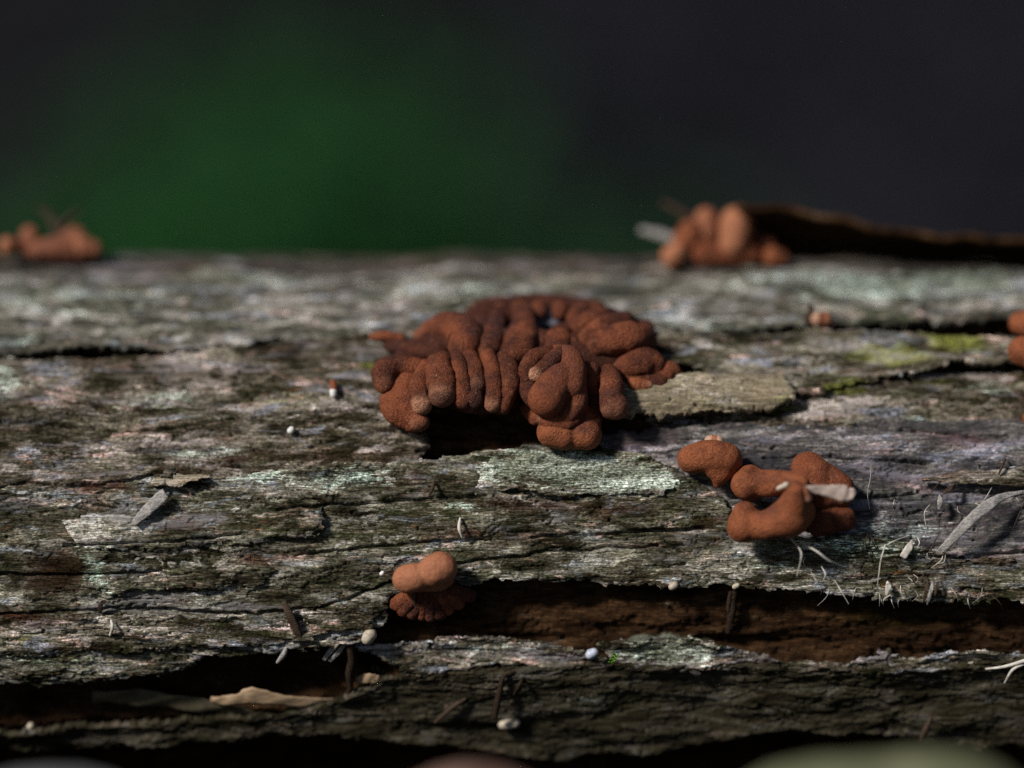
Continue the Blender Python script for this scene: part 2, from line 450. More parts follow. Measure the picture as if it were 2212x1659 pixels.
DAMP_SHADE = [(700, 985, 260, 20, .9), (1000, 925, 190, 45, 1.0), (1400, 935, 130, 40, .9), (470, 1012, 160, 10, .7), (250, 960, 230, 26, .55), (120, 1235, 90, 50, .8), (520, 1130, 160, 30, .5),
        (1150, 1088, 190, 16, .9), (1330, 1105, 160, 16, .7), (420, 1255, 220, 40, .5), (2010, 1255, 190, 24, .6), (1620, 880, 150, 25, .6), (250, 880, 150, 20, .6), (560, 800, 70, 20, .5), (1560, 1150, 70, 60, .5),
        (2100, 1120, 120, 40, .6), (850, 790, 60, 40, .7), (1650, 1010, 80, 22, .9), (800, 605, 90, 20, .9), (860, 655, 100, 14, .7), (1000, 1230, 100, 16, .5), (30, 930, 120, 12, .6), (1740, 1110, 60, 16, .6), (720, 1240, 120, 30, .45),
        (480, 556, 330, 30, 1.2), (1050, 556, 250, 24, 1.0), (2000, 580, 250, 8, .6)]  # ridge patches stand for shade of the far side, painted dark
CRACKS = [poly_xs(p) for p in (
    [(-60, 1335), (0, 1328), (110, 1318), (300, 1312), (560, 1324), (690, 1312), (760, 1290), (850, 1255)],
    [(480, 906), (560, 899), (690, 893), (800, 884), (900, 882)],
    [(900, 972), (960, 962), (1010, 955), (1080, 944), (1170, 932)],
    [(1500, 895), (1700, 905), (1850, 912), (1930, 925), (2060, 935), (2180, 945)],
    [(-60, 1062), (60, 1045), (200, 1052), (260, 1040), (330, 1030)],
    [(0, 905), (120, 915), (240, 930), (380, 925)],
    [(140, 1180), (380, 1170), (520, 1155)], [(640, 1200), (900, 1172), (1060, 1165)],
    [(1600, 1090), (1800, 1078), (2000, 1062), (2220, 1058)],
    [(1520, 1140), (1380, 1150), (1150, 1160)],
    [(1700, 1195), (1900, 1190), (2080, 1205), (2230, 1190)],
    [(870, 1245), (1000, 1215), (1200, 1190), (1420, 1180)],
    [(1650, 985), (1850, 990), (2000, 1000)], [(1000, 640), (1150, 633), (1300, 640)],
    [(600, 1100), (760, 1090), (900, 1080), (1050, 1075)], [(-50, 1240), (150, 1242), (350, 1232)],
)]

def relief(x, s, seed, rough=1.0):
    """flaky, fibrous weathered bark: stepped thin layers, fibres, cracks and pits. returns height and flake tone"""
    wx = x + 0.30 * fbm(x / 1.1, s / .5, seed + 1, 3); ws = s + 0.07 * fbm(x / .8, s / .3, seed + 2, 3)
    q = fbm(wx / 1.9, ws / .50, seed, 5, 0.5) + 0.035 * fbm(x / .12, s / .05, seed + 3, 2)
    lv = np.floor(q * 4.2)
    q2 = fbm(wx / .8, ws / .20, seed + 40, 4, 0.5) + 0.06 * fbm(x / .09, s / .04, seed + 43, 2)
    lv2 = np.floor(q2 * 2.6)
    h = 0.024 * lv + 0.012 * lv2
    cell = np.floor(wx / 1.3 + 3 * hash2(lv, lv2, 5))
    tone = 0.6 * hash2(lv * 3 + cell, lv2, seed) + 0.4 * hash2(lv, cell * 0 + 7, seed + 2)
    h = h + 0.045 * fbm(x / 2.4, s / .9, seed + 6, 2)
    h = h + 0.0055 * fbm(x / .40, s / .045, seed + 7, 3, .6) + 0.003 * gnoise(x / .16, s / .022, seed + 8)
    c = np.abs(fbm(wx / 2.6, ws / .34, seed + 9, 3, .5))
    cm = sstep(0.12, .35, fbm(x / 1.5, s / .7, seed + 10, 2))
    h = h - 0.06 * cm * sstep(0.035, 0.008, c)
    c = np.abs(fbm(wx / 1.2, ws / .15, seed + 19, 3, .5))
    cm = sstep(0.15, .35, fbm(x / .9, s / .5, seed + 20, 2))
    h = h - 0.018 * cm * sstep(0.05, 0.01, c)
    # small borer pits
    px_ = x / .30; ps = s / .22
    ix = np.floor(px_); iy = np.floor(ps)
    rx = hash2(ix, iy, seed + 77); ry = hash2(ix, iy, seed + 78); rr = hash2(ix, iy, seed + 79)
    dd = np.hypot((px_ - ix - .2 - .6 * rx) * .30, (ps - iy - .2 - .6 * ry) * .22)
    pit = (rr > .80) * (fbm(x / 1.6, s / .8, seed + 80, 2) > -.05)
    h = h - pit * 0.05 * sstep(0.030, 0.012, dd)
    for C in CRACKS:
        lo = C.min(0) - .2; hi = C.max(0) + .2
        k = (x > lo[0]) & (x < hi[0]) & (s > lo[1]) & (s < hi[1])
        if k.any():
            d = ldist(x[k], s[k] + 0.035 * fbm(x[k] / .3, s[k] / .3, 5, 3), C)
            h[k] -= 0.085 * sstep(0.035, 0.006, d)
    return h * rough, tone

def patches(me, x, s, tone, seed, extra_lichen=0.0):
    attr(me, 'bark', np.stack([x, s, np.full(x.shape, seed * 3.7)], -1))
    attr(me, 'flake', tone)
    attr(me, 'lichen', np.clip(px_blobs(x, s, LICHEN, 3) + extra_lichen, 0, 1.4))
    attr(me, 'moss', px_blobs(x, s, MOSS, 4))
    attr(me, 'brown', px_blobs(x, s, BROWN, 5))
    attr(me, 'damp_shade', np.maximum(px_blobs(x, s, DAMP_SHADE, 6), 1.3 * sstep(5.5, 6.0, s + .45 * fbm(x / 1.5, s / .5, 8, 2)) * sstep(10.5, 8.5, s)))  # ridge term paints the log's shaded back into the bark colour

log_root = empty('fallen_log', (0, 0, -4.6))
tag(log_root, 'weathered grey fallen log with flaking layered bark', 'log')

CAVITY = poly_xs([(-300, 1440), (0, 1450), (400, 1425), (760, 1395), (850, 1400), (880, 1450), (800, 1475), (720, 1515), (600, 1540), (400, 1556), (0, 1580), (-300, 1590)])
SLOT = poly_xs([(1640, 712), (1760, 690), (1900, 680), (2400, 655), (2400, 735), (2050, 725), (1850, 722)])
UNDERCUT = poly_xs([(-300, 1650), (200, 1636), (500, 1610), (700, 1593), (900, 1620), (1200, 1650), (1400, 1640), (1600, 1610), (1750, 1586), (1950, 1608), (2100, 1633), (2500, 1608), (2500, 1790), (-300, 1790)])
RECESS = poly_xs([(860, 1280), (1000, 1262), (1600, 1278), (2400, 1290), (2400, 1400), (1900, 1420), (1600, 1400), (1300, 1385), (900, 1385)])

def core():
    xf = np.arange(-9.2, 9.2, 0.032)
    xo = np.concatenate([-np.geomspace(9.25, 62, 70)[::-1], xf, np.geomspace(9.25, 62, 70)])
    th = np.concatenate([np.arange(-1.75, 1.75, 0.009), np.linspace(1.75, 2 * np.pi - 1.75, 60)[:-1]])
    X, T = np.meshgrid(xo, th)
    S = T * RM
    back = sstep(1.5, 1.72, np.abs(np.where(T > np.pi, T - 2 * np.pi, T)))
    h, tone = relief(X, S, 101, 1.0)
    far = sstep(8.5, 9.2, np.abs(X))
    H = -0.24 + h * 1.6 + 0.05 * fbm(X / 2.5, S / .8, 61, 3)
    H = H - 0.62 * sstep(-.02, .22, sdist(X, S, CAVITY)) - 0.45 * sstep(-.03, .10, sdist(X, S, SLOT)) - 0.02 * sstep(-.1, .3, sdist(X, S, RECESS))
    H = H - 0.8 * sstep(-.05, .45, sdist(X, S, UNDERCUT))
    H = H + far * 0.25 + 0.12 * fbm(X / 9, S / 4, 63, 2) * far
    H = H * (1 - back) + (-0.2 + 0.08 * fbm(X / 3, np.cos(T) * 2, 66, 3)) * back
    P = xs_pt(X, S, H)
    ny, nx = X.shape
    idx = np.arange(ny * nx).reshape(ny, nx)
    j = (np.arange(ny) + 1) % ny
    F = np.stack([idx[:, :-1], idx[:, 1:], idx[j][:, 1:], idx[j][:, :-1]], -1).reshape(-1, 4)
    # caps
    V = P.reshape(-1, 3)
    me = mk_mesh('wood', V, F)
    patches(me, X.ravel(), S.ravel(), tone.ravel(), 1)
    link('wood', me, log_root, M_INNER)
    for xe in (0, -1):
        ring = P[:, xe, :]
        c = ring.mean(0)
        Vc = np.concatenate([ring, ring * [1, .5, .5], [c]])
        n = len(ring); i = np.arange(n); k = (i + 1) % n
        Fc = np.concatenate([np.stack([i, k, k + n, i + n], -1), np.stack([i + n, k + n, np.full(n, 2 * n), np.full(n, 2 * n)], -1)])
        me = bpy.data.meshes.new('cut_end')
        me.from_pydata(Vc.tolist(), [], [list(dict.fromkeys(f)) for f in Fc.tolist()])
        patches(me, Vc[:, 1].copy(), Vc[:, 2].copy(), np.full(len(Vc), .4), 2)
        link('cut_end', me, log_root, M_INNER)
core()

def sheet(poly, off, seed, thick=0.10, lift=0.0, lift_w=0.25, jag=1.0, res=0.0165, bend=None, mat=None, lichen=0.0, under=0.05, rough=1.0, name='bark_plate', label=None, cat=None):
    P = poly_xs(poly)
    lo = P.min(0) - .15; hi = P.max(0) + .15
    lo[0] = max(lo[0], -9.3); hi[0] = min(hi[0], 9.3)
    X, S = np.meshgrid(np.arange(lo[0], hi[0], res), np.arange(lo[1], hi[1], res))
    D = sdist(X, S, P)
    D = D + jag * (0.085 * fbm(X / .55, S / .4, seed + 300, 3) + 0.045 * fbm(X / .14, S / .07, seed + 301, 3))
    gy, gx = np.gradient(D, res)
    g2 = np.maximum(gx * gx + gy * gy, 0.3)
    out = D < 0
    step = np.clip(D / g2, -2 * res, 0)
    Xs = np.where(out, X - step * gx, X); Ss = np.where(out, S - step * gy, S)
    h, tone = relief(Xs, Ss, seed, rough)
    Dp = np.maximum(D, 0)
    lm = 0.5 + 1.0 * np.clip(fbm(Xs / .8, Ss / .8, seed + 55, 2) + .3, 0, 1)
    H = off + h + lift * lm * np.exp(-(Dp / lift_w) ** 1.5) - 0.03 * sstep(.05, 0, Dp)
    if bend is not None: H = H + bend(Xs, Ss)
    ins = ~out
    q = ins[:-1, :-1] | ins[1:, :-1] | ins[:-1, 1:] | ins[1:, 1:]
    q &= (D[:-1, :-1] > -1.6 * res) & (D[1:, :-1] > -1.6 * res) & (D[:-1, 1:] > -1.6 * res) & (D[1:, 1:] > -1.6 * res)
    ny, nx = X.shape
    idx = np.arange(ny * nx).reshape(ny, nx)
    F = np.stack([idx[:-1, :-1], idx[:-1, 1:], idx[1:, 1:], idx[1:, :-1]], -1)[q]
    used = np.unique(F); remap = np.full(ny * nx, -1); remap[used] = np.arange(len(used)); F = remap[F]
    x = Xs.ravel()[used]; s = Ss.ravel()[used]; hh = H.ravel()[used]; tn = tone.ravel()[used]
    nx_ = gx.ravel()[used]; ny_ = gy.ravel()[used]; nl = np.hypot(nx_, ny_) + 1e-6
    E = np.concatenate([F[:, [0, 1]], F[:, [1, 2]], F[:, [2, 3]], F[:, [3, 0]]])
    key = np.sort(E, 1); k1 = key[:, 0].astype(np.int64) * len(used) + key[:, 1]
    u_, first, cnt = np.unique(k1, return_index=True, return_counts=True)
    B = E[first[cnt == 1]]
    bv = np.unique(B); m2 = np.full(len(used), -1); n = len(used)
    rows = [(x, s, hh)]
    for k, (dz, inn) in enumerate(((thick * .55, .012), (thick, under))):
        jz = 1 + .4 * gnoise(x[bv] / .07, s[bv] / .07, seed + 400 + k)
        rows.append((x[bv] + nx_[bv] / nl[bv] * inn, s[bv] + ny_[bv] / nl[bv] * inn, hh[bv] - dz * jz))
    m2[bv] = np.arange(len(bv)) + n
    a, b = B[:, 0], B[:, 1]
    F2 = np.stack([b, a, m2[a], m2[b]], -1)
    F3 = np.stack([m2[b], m2[a], m2[a] + len(bv), m2[b] + len(bv)], -1)
    x = np.concatenate([r[0] for r in rows]); s = np.concatenate([r[1] for r in rows]); hh = np.concatenate([r[2] for r in rows])
    tn = np.concatenate([tn, tn[bv], tn[bv] * .4])
    me = mk_mesh(name, xs_pt(x, s, hh), np.concatenate([F, F2, F3]))
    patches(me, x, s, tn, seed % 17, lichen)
    o = link(name, me, None if cat else log_root, mat or M_BARK)
    if label: tag(o, label, cat)
    return o

# upper face of the log, over the ridge
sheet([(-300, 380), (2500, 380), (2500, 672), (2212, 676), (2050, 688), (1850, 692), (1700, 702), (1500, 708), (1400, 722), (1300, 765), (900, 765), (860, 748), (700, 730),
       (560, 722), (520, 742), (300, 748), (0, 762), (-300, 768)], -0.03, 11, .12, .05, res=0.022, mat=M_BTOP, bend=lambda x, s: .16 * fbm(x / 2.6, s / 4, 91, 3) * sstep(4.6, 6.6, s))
# left plate
sheet([(-300, 776), (0, 775), (300, 765), (450, 757), (600, 746), (760, 728), (810, 722), (855, 745), (890, 775), (905, 900), (930, 960), (890, 1010), (700, 1030),
       (530, 1045), (350, 1055), (0, 1075), (-300, 1080)], 0.0, 23, .12, .06, mat=M_BLEFT)
# mossy right plates
sheet([(1380, 725), (1600, 724), (1800, 720), (2000, 728), (2500, 738), (2500, 788), (2060, 791), (1950, 815), (1850, 826), (1780, 850), (1700, 862), (1640, 840), (1500, 800), (1400, 790)],
      0.06, 37, .12, .06, .15)
sheet([(1700, 845), (1800, 825), (2050, 785), (2500, 780), (2500, 905), (1700, 935), (1500, 950), (1400, 900), (1500, 830)], -0.07, 41, .1, mat=M_BLEFT)
# fibrous right plate
sheet([(1290, 935), (1450, 915), (1700, 905), (2500, 885), (2500, 1225), (1500, 1210), (1480, 1060), (1300, 1000)], -0.03, 53, .1, .03, mat=M_BFIB)
# broad central plate
sheet([(-300, 1068), (0, 1058), (180, 1050), (350, 1035), (530, 1030), (640, 1020), (830, 1000), (1000, 985), (1080, 972), (1160, 965), (1300, 975), (1400, 985), (1450, 1010),
       (1500, 1045), (1560, 1085), (1600, 1165), (1750, 1160), (1870, 1150), (2050, 1200), (2500, 1205), (2500, 1293), (2000, 1297), (1900, 1290), (1750, 1277), (1600, 1266),
       (1460, 1265), (1300, 1256), (1150, 1248), (1040, 1253), (960, 1262), (875, 1268), (848, 1290), (838, 1330), (805, 1365), (760, 1388), (620, 1400), (440, 1422), (400, 1442),
       (150, 1470), (0, 1477), (-300, 1480)], 0.09, 67, .16, .06, .18, under=.12, mat=M_BGREEN)
# thin layers lying on it
sheet([(1020, 1015), (1080, 990), (1200, 984), (1380, 990), (1440, 1010), (1465, 1050), (1430, 1070), (1330, 1075), (1200, 1080), (1130, 1062), (1010, 1057), (1050, 1035)],
      0.15, 71, .05, .03, .12, lichen=.28, label='pale mint lichen covered thin bark flake')
sheet([(170, 1070), (330, 1045), (520, 1068), (690, 1080), (703, 1110), (694, 1160), (600, 1168), (300, 1190), (170, 1182), (135, 1120)], 0.14, 79, .06, .02, .12, mat=M_BGREEN)
sheet([(170, 1185), (300, 1196), (520, 1200), (600, 1230), (560, 1262), (300, 1270), (230, 1290), (190, 1285), (175, 1235)], 0.15, 83, .06, .03, .1, lichen=.12, mat=M_BGREEN)
sheet([(-300, 1345), (0, 1340), (130, 1325), (320, 1322), (560, 1330), (640, 1322), (800, 1300), (838, 1310), (805, 1350), (600, 1385), (300, 1395), (0, 1415), (-300, 1420)], 0.15, 89, .06, .03, .12)
# beige flake standing out beside the large fungus
f0 = px_xs(1360, 865); f1 = px_xs(1720, 860)
def tiltE(x, s): return 0.16 * sstep(f1[0], f0[0], x) - 0.9 * (s - f0[1]) ** 2
sheet([(1335, 848), (1420, 836), (1480, 832), (1600, 815), (1690, 822), (1725, 852), (1715, 878), (1640, 893), (1500, 905), (1400, 917), (1345, 915)], 0.24, 97, .14, .02, .2,
      bend=tiltE, under=.14, mat=M_BBEIGE, rough=.8, label='pale beige bark flake standing out from the log')
# ledges below
sheet([(760, 1400), (850, 1393), (960, 1387), (1060, 1381), (1150, 1390), (1230, 1400), (1290, 1416), (1320, 1440), (1280, 1450), (1180, 1452), (1080, 1442), (1000, 1450), (900, 1462), (850, 1445)],
      -0.10, 103, .14, .06, .12, under=.1)
sheet([(1290, 1398), (1330, 1388), (1480, 1380), (1560, 1390), (1640, 1425), (1700, 1432), (1780, 1440), (1900, 1425), (2100, 1412), (2500, 1398), (2500, 1440), (1900, 1455), (1600, 1455), (1350, 1448)],
      -0.08, 107, .12, .08, .12, lichen=.15)
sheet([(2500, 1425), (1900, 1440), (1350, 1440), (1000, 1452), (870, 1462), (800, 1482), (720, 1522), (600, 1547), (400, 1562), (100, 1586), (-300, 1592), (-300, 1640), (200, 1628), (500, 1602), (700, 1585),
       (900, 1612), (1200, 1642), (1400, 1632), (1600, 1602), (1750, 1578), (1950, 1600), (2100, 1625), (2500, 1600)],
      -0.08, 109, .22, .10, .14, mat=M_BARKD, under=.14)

# ------------------------------------------------------------------ swept lobes
def catmull(P, n):
    P = np.asarray(P, float)
    if len(P) == 2:
        t = np.linspace(0, 1, n)[:, None]; return P[0] * (1 - t) + P[1] * t
    Q = np.concatenate([[2 * P[0] - P[1]], P, [2 * P[-1] - P[-2]]])
    out = []
    m = len(P) - 1
    for t in np.linspace(0, m - 1e-6, n):
        i = int(t); f = t - i
        a, b, c, d = Q[i:i + 4]
        out.append(.5 * ((2 * b) + (c - a) * f + (2 * a - 5 * b + 4 * c - d) * f * f + (3 * b - a - 3 * c + d) * f ** 3))
    return np.array(out)

def radial(p):
    r = np.array([0, p[1], p[2]]); return r / (np.linalg.norm(r) + 1e-9)

def sweep(P3, R, seg=26, flat=1.0, lump=0.05, seed=0, n=34, ref=None, wr=0.0):
    """closed rounded roll along 3D points with radii; flat scales it along the log normal"""
    pr = catmull(np.concatenate([P3, np.asarray(R)[:, None]], 1), n)
    c = pr[:, :3]; r = np.maximum(pr[:, 3], 1e-3)
    d0 = c[0] - c[1]; d0 /= np.linalg.norm(d0); d1 = c[-1] - c[-2]; d1 /= np.linalg.norm(d1)
    a = np.linspace(1, 0, 9)[:-1]
    pre = [(c[0] + d0 * r[0] * math.sin(t * math.pi / 2), r[0] * max(math.cos(t * math.pi / 2), .02)) for t in a]
    post = [(c[-1] + d1 * r[-1] * math.sin(t * math.pi / 2), r[-1] * max(math.cos(t * math.pi / 2), .02)) for t in a[::-1]]
    C = np.array([p for p, _ in pre] + list(c) + [p for p, _ in post])
    Rr = np.array([q for _, q in pre] + list(r) + [q for _, q in post])
    T = np.gradient(C, axis=0); T /= np.linalg.norm(T, axis=1)[:, None] + 1e-9
    Nn = (radial(C[len(C) // 2]) if ref is None else ref)
    rows = []
    ang = np.linspace(0, 2 * np.pi, seg, endpoint=False)
    tt = np.linspace(0, 1, len(C))
    for i in range(len(C)):
        nv = Nn - T[i] * (Nn @ T[i])
        if np.linalg.norm(nv) < .15: nv = np.cross(T[i], RT)
        nv /= np.linalg.norm(nv); bv = np.cross(T[i], nv)
        ln = C[i][0] * 3.1 + ang * 0
        px_ = C[i] + Rr[i] * (np.cos(ang)[:, None] * nv + np.sin(ang)[:, None] * bv)
        k = 1 + lump * (1.9 * fbm(px_[:, 0] / .40 + seed, px_[:, 2] / .40 + px_[:, 1] / .6, seed, 2) + .7 * fbm(px_[:, 0] / .12, px_[:, 2] / .12 + px_[:, 1] / .15, seed + 9, 2))
        if wr: k = k + wr * sstep(.62, .78, tt[i]) * sstep(.97, .90, tt[i]) * np.sin(tt[i] * 120 + 3.5 * fbm(ang * .9, ang * 0 + seed, seed, 2)) * (.4 + .6 * np.abs(np.sin(ang * .5 + seed)))
        rows.append(C[i] + (Rr[i] * k)[:, None] * (np.cos(ang)[:, None] * nv * flat + np.sin(ang)[:, None] * bv))
    V = np.array(rows)
    m = len(C); idx = np.arange(m * seg).reshape(m, seg); j = (np.arange(seg) + 1) % seg
    F = np.stack([idx[:-1], idx[:-1][:, j], idx[1:][:, j], idx[1:]], -1).reshape(-1, 4)
    return V.reshape(-1, 3), F, np.repeat(tt, seg)

class Zm:
    """plan coordinates of an enlarged region"""
    def __init__(s, x0, y0, k): s.x0, s.y0, s.k = x0, y0, k
    def __call__(s, x, y): return s.x0 + x * s.k, s.y0 + y * s.k
Z1 = Zm(767.7, 611.4, .3378); Z2 = Zm(1426.6, 917.1, .215); Z3 = Zm(747.3, 1154.9, .2047)
Z4 = Zm(1345, 407.6, .3071); Z5 = Zm(0, 407.6, .215); Z6 = Zm(1630.4, 611.4, .2629); Z7 = Zm(1698.4, 951.1, .2457); Z0 = Zm(0, 0, 1.0)
CMPX = 51.5 / FPX

SEED = [0]
def lobe(parent, zm, pts, h, age=.5, tip=0.0, tip0=0.0, flat=1.0, fat=1.0, wr=0.0, mat=None, name='lobe', lump=.05, depth=None, label=None):
    """pts (x, y, r) in the enlarged region; h height(s) of the centre line above the bark"""
    SEED[0] += 1
    if not hasattr(h, '__len__'): h = [h] * len(pts)
    if len(pts) == 1: pts = [pts[0], (pts[0][0] + .15 * pts[0][2], pts[0][1] + .05 * pts[0][2], pts[0][2])]; h = [h[0]] * 2
    P = [];
    for (x, y, r), hh in zip(pts, h):
        u, v = zm(x, y)
        P.append(on_log(u, v, hh) if depth is None else at_depth(u, v, depth - hh))
    V, F, t = sweep(np.array(P), [p[2] * fat * zm.k * CMPX for p in pts], flat=flat, seed=SEED[0] * 7, lump=lump, n=56, wr=wr)
    me = mk_mesh(name, V, F)
    attr(me, 'age', np.full(len(V), float(age)))
    attr(me, 'tip', np.clip(sstep(.72, .92, t) * tip + sstep(.28, .08, t) * tip0, 0, 1))
    o = link(name, me, parent, mat or M_FUN)
    if label: o['label'] = label
    return o

def thing(name, u, v, label, cat, group=None, h=0.0, depth=None):
    p = on_log(u, v, h) if depth is None else at_depth(u, v, depth)
    return tag(empty(name, p), label, cat, group)

# ---- the large cluster
def fused(parent, zm, items, mat, name='lobe', voxel=.022, smooth=10, depth=None, label=None, lump=.03, disp=.02):
    """several rolls grown together into one soft body"""
    Vs, Fs, n = [], [], 0
    for pts, h in items:
        SEED[0] += 1
        if not hasattr(h, '__len__'): h = [h] * len(pts)
        P = [on_log(*zm(x, y), hh) if depth is None else at_depth(*zm(x, y), depth - hh) for (x, y, r), hh in zip(pts, h)]
        V, F, t = sweep(np.array(P), [p[2] * 1.12 * zm.k * CMPX for p in pts], seed=SEED[0] * 7, lump=lump)
        Vs.append(V); Fs.append(F + n); n += len(V)
    o = link(name, mk_mesh(name, np.concatenate(Vs), np.concatenate(Fs)), parent, mat)
    m = o.modifiers.new('grow', 'REMESH'); m.mode = 'VOXEL'; m.voxel_size = voxel; m.use_smooth_shade = True
    m = o.modifiers.new('soften', 'SMOOTH'); m.factor = .6; m.iterations = smooth
    if label: o['label'] = label
    return o

g = thing('fungus_cluster', 1140, 880, 'large rust brown rosette of finger-like fungus lobes at the middle of the log', 'fungus')
Lb = lambda pts, h, **k: lobe(g, Z1, pts, h, **k)
# mass underneath
Lb([(330, 470, 90), (620, 400, 130), (1000, 420, 140), (1300, 450, 150), (1650, 500, 120), (1850, 560, 70)], [.0, .16, .24, .24, .18, .05], age=.9, name='base')
Lb([(600, 290, 100), (800, 260, 110), (1000, 230, 80)], [.0, .12, .12], age=.9, name='base')
Lb([(1450, 240, 80), (1600, 280, 110), (1800, 380, 110)], [.1, .16, .08], age=.9, name='base')
Lb([(800, 160, 60), (1000, 140, 60), (1300, 130, 60), (1550, 170, 60)], [.0, .0, .0, .0], age=.9, name='base')
Lb([(1160, 225, 80), (1290, 225, 80)], [.10, .10], age=1.0, mat=plain('hollow_mould', (0.05, 0.045, 0.05), (0.18, 0.18, 0.22), 9, .8, .2), name='hollow', flat=.5, label='dark hollow with bluish grey mould')
def Rl(pts, h, **k):
    return lobe(g, Z1, pts, h, fat=1.21, flat=.86, lump=.07, **k)
# back lumps of the rosette
for pts, h, a in (([(760, 215, 55), (770, 185, 50)], .18, .6), ([(930, 225, 50), (925, 170, 42)], .22, .75), ([(1060, 215, 50), (1045, 160, 45)], .25, .6),
                  ([(1180, 195, 34), (1175, 155, 42)], .26, .5), ([(1300, 200, 36), (1315, 155, 46)], .26, .6), ([(1400, 235, 46), (1450, 165, 52), (1540, 155, 40)], .24, .7)):
    Rl(pts, h, age=a)
Rl([(1360, 330, 45), (1470, 255, 58), (1590, 210, 56), (1680, 222, 46)], [.30, .42, .38, .2], age=.45)
Rl([(1405, 415, 42), (1480, 350, 54), (1590, 275, 60), (1710, 240, 58), (1780, 270, 45)], [.35, .48, .50, .40, .25], age=.5)
Rl([(1480, 450, 50), (1580, 385, 84), (1730, 345, 92), (1840, 355, 72), (1865, 410, 56)], [.35, .50, .54, .42, .25], age=.5)
Rl([(1740, 280, 55), (1850, 290, 56)], [.25, .18], age=.5)
Rl([(1720, 540, 65), (1800, 510, 80), (1880, 510, 80), (1920, 580, 65)], [.36, .46, .42, .3], age=.55)
Rl([(1930, 590, 60), (2010, 570, 62), (2025, 600, 52)], [.3, .3, .25], age=.45)
Rl([(1760, 610, 55), (1930, 620, 60)], [.30, .30], age=.7)
Rl([(1330, 310, 55), (1300, 370, 80), (1280, 440, 70)], [.35, .48, .45], age=.6)
Rl([(1085, 175, 45), (1085, 280, 76), (1050, 390, 104), (1010, 450, 80)], [.24, .40, .50, .5], age=.6)
Rl([(905, 200, 50), (895, 300, 64), (870, 390, 68), (850, 430, 55)], [.22, .40, .5, .5], age=.6)
Rl([(410, 330, 36), (520, 290, 78), (640, 280, 88), (710, 340, 96), (690, 410, 80)], [.15, .28, .42, .5, .5], age=.45, tip0=.15)
Rl([(800, 190, 50), (825, 270, 40), (800, 350, 45)], [.2, .36, .44], age=.7)
Rl([(115, 340, 26), (190, 335, 30), (290, 350, 26)], [.05, .12, .12], age=.25)
Rl([(220, 400, 36), (380, 420, 50), (530, 440, 56)], [.10, .18, .28], age=.95)
def Fl(pts, h, **k):
    return lobe(g, Z1, pts, h, fat=1.16, flat=.92, lump=.08, wr=.03, **k)
# left front curls
Fl([(420, 570, 75), (290, 720, 100), (275, 810, 92), (360, 890, 55)], [0.25, 0.3, 0.3, 0.28], age=.1)
Fl([(330, 620, 75), (330, 760, 80), (410, 885, 58)], [0.36, 0.42, 0.42], age=.3, tip=.2)
Fl([(185, 640, 62), (185, 570, 68), (270, 530, 62), (390, 540, 55)], [0.481, 0.493, 0.493, 0.481], age=.5, tip0=.1)
Fl([(450, 530, 42), (405, 650, 52), (425, 775, 60)], [0.543, 0.593, 0.593], age=.4, tip=.75)
# the row of fingers
Fl([(540, 680, 75), (700, 740, 75), (880, 760, 70), (1000, 750, 50)], [0.3, 0.38, 0.38, 0.3], age=1.0)
Fl([(560, 490, 55), (530, 540, 76), (548, 620, 86), (552, 705, 80)], [0.543, 0.642, 0.692, 0.679], age=.5, tip=.35)
Fl([(645, 465, 38), (665, 540, 50), (680, 640, 55), (690, 750, 52)], [0.555, 0.655, 0.679, 0.617], age=.55)
Fl([(735, 480, 48), (765, 560, 52), (778, 650, 52)], [0.555, 0.642, 0.655], age=.65, tip=.2)
Fl([(740, 600, 60), (750, 730, 72), (730, 780, 50)], [0.543, 0.568, 0.518], age=.8)
Fl([(845, 465, 46), (880, 560, 48), (885, 680, 47), (876, 775, 46)], [0.568, 0.667, 0.704, 0.655], age=.5, tip=.45)
Fl([(940, 480, 40), (980, 540, 60), (985, 650, 60), (940, 790, 46)], [0.555, 0.63, 0.642, 0.58], age=.65)
# centre knob
Fl([(1240, 435, 36), (1140, 480, 48), (1098, 550, 46), (1092, 610, 36)], [0.698, 0.76, 0.772, 0.741], age=.6)
Fl([(1310, 445, 42), (1230, 525, 50), (1155, 585, 44)], [0.76, 0.828, 0.822], age=.55, tip=.8)
fused(g, Z1, [([(1290, 435, 42), (1370, 470, 64), (1395, 560, 74), (1370, 660, 92)], [0.679, 0.76, 0.791, 0.76]),
              ([(1390, 560, 70), (1290, 640, 100), (1225, 740, 108)], [0.741, 0.803, 0.822]),
              ([(1410, 620, 62), (1415, 760, 62), (1360, 850, 50)], [0.692, 0.679, 0.63])], M_FUN, voxel=.018, smooth=7)
Fl([(1110, 600, 45), (1120, 700, 60), (1170, 780, 50)], [0.636, 0.667, 0.636], age=.65)
Fl([(1190, 860, 38), (1260, 885, 58), (1380, 870, 58), (1440, 810, 50)], [0.512, 0.568, 0.555, 0.481], age=.35, tip0=.2)
Fl([(1330, 850, 100), (1390, 930, 100)], [0.3, 0.32], age=.5)
fused(g, Z1, [([(1265, 955, 96), (1330, 975, 86)], [0.4, 0.4]), ([(1440, 970, 88), (1475, 970, 92)], [0.38, 0.38]), ([(1300, 920, 80), (1460, 910, 85)], [0.36, 0.36])],
      M_FUNO, voxel=.018, smooth=8, label='brighter orange foot of the centre knob')
Fl([(1500, 860, 60), (1500, 900, 60)], [0.32, 0.36], age=.5)
Fl([(1110, 800, 55), (1150, 860, 46)], [0.25, 0.28], age=.1)
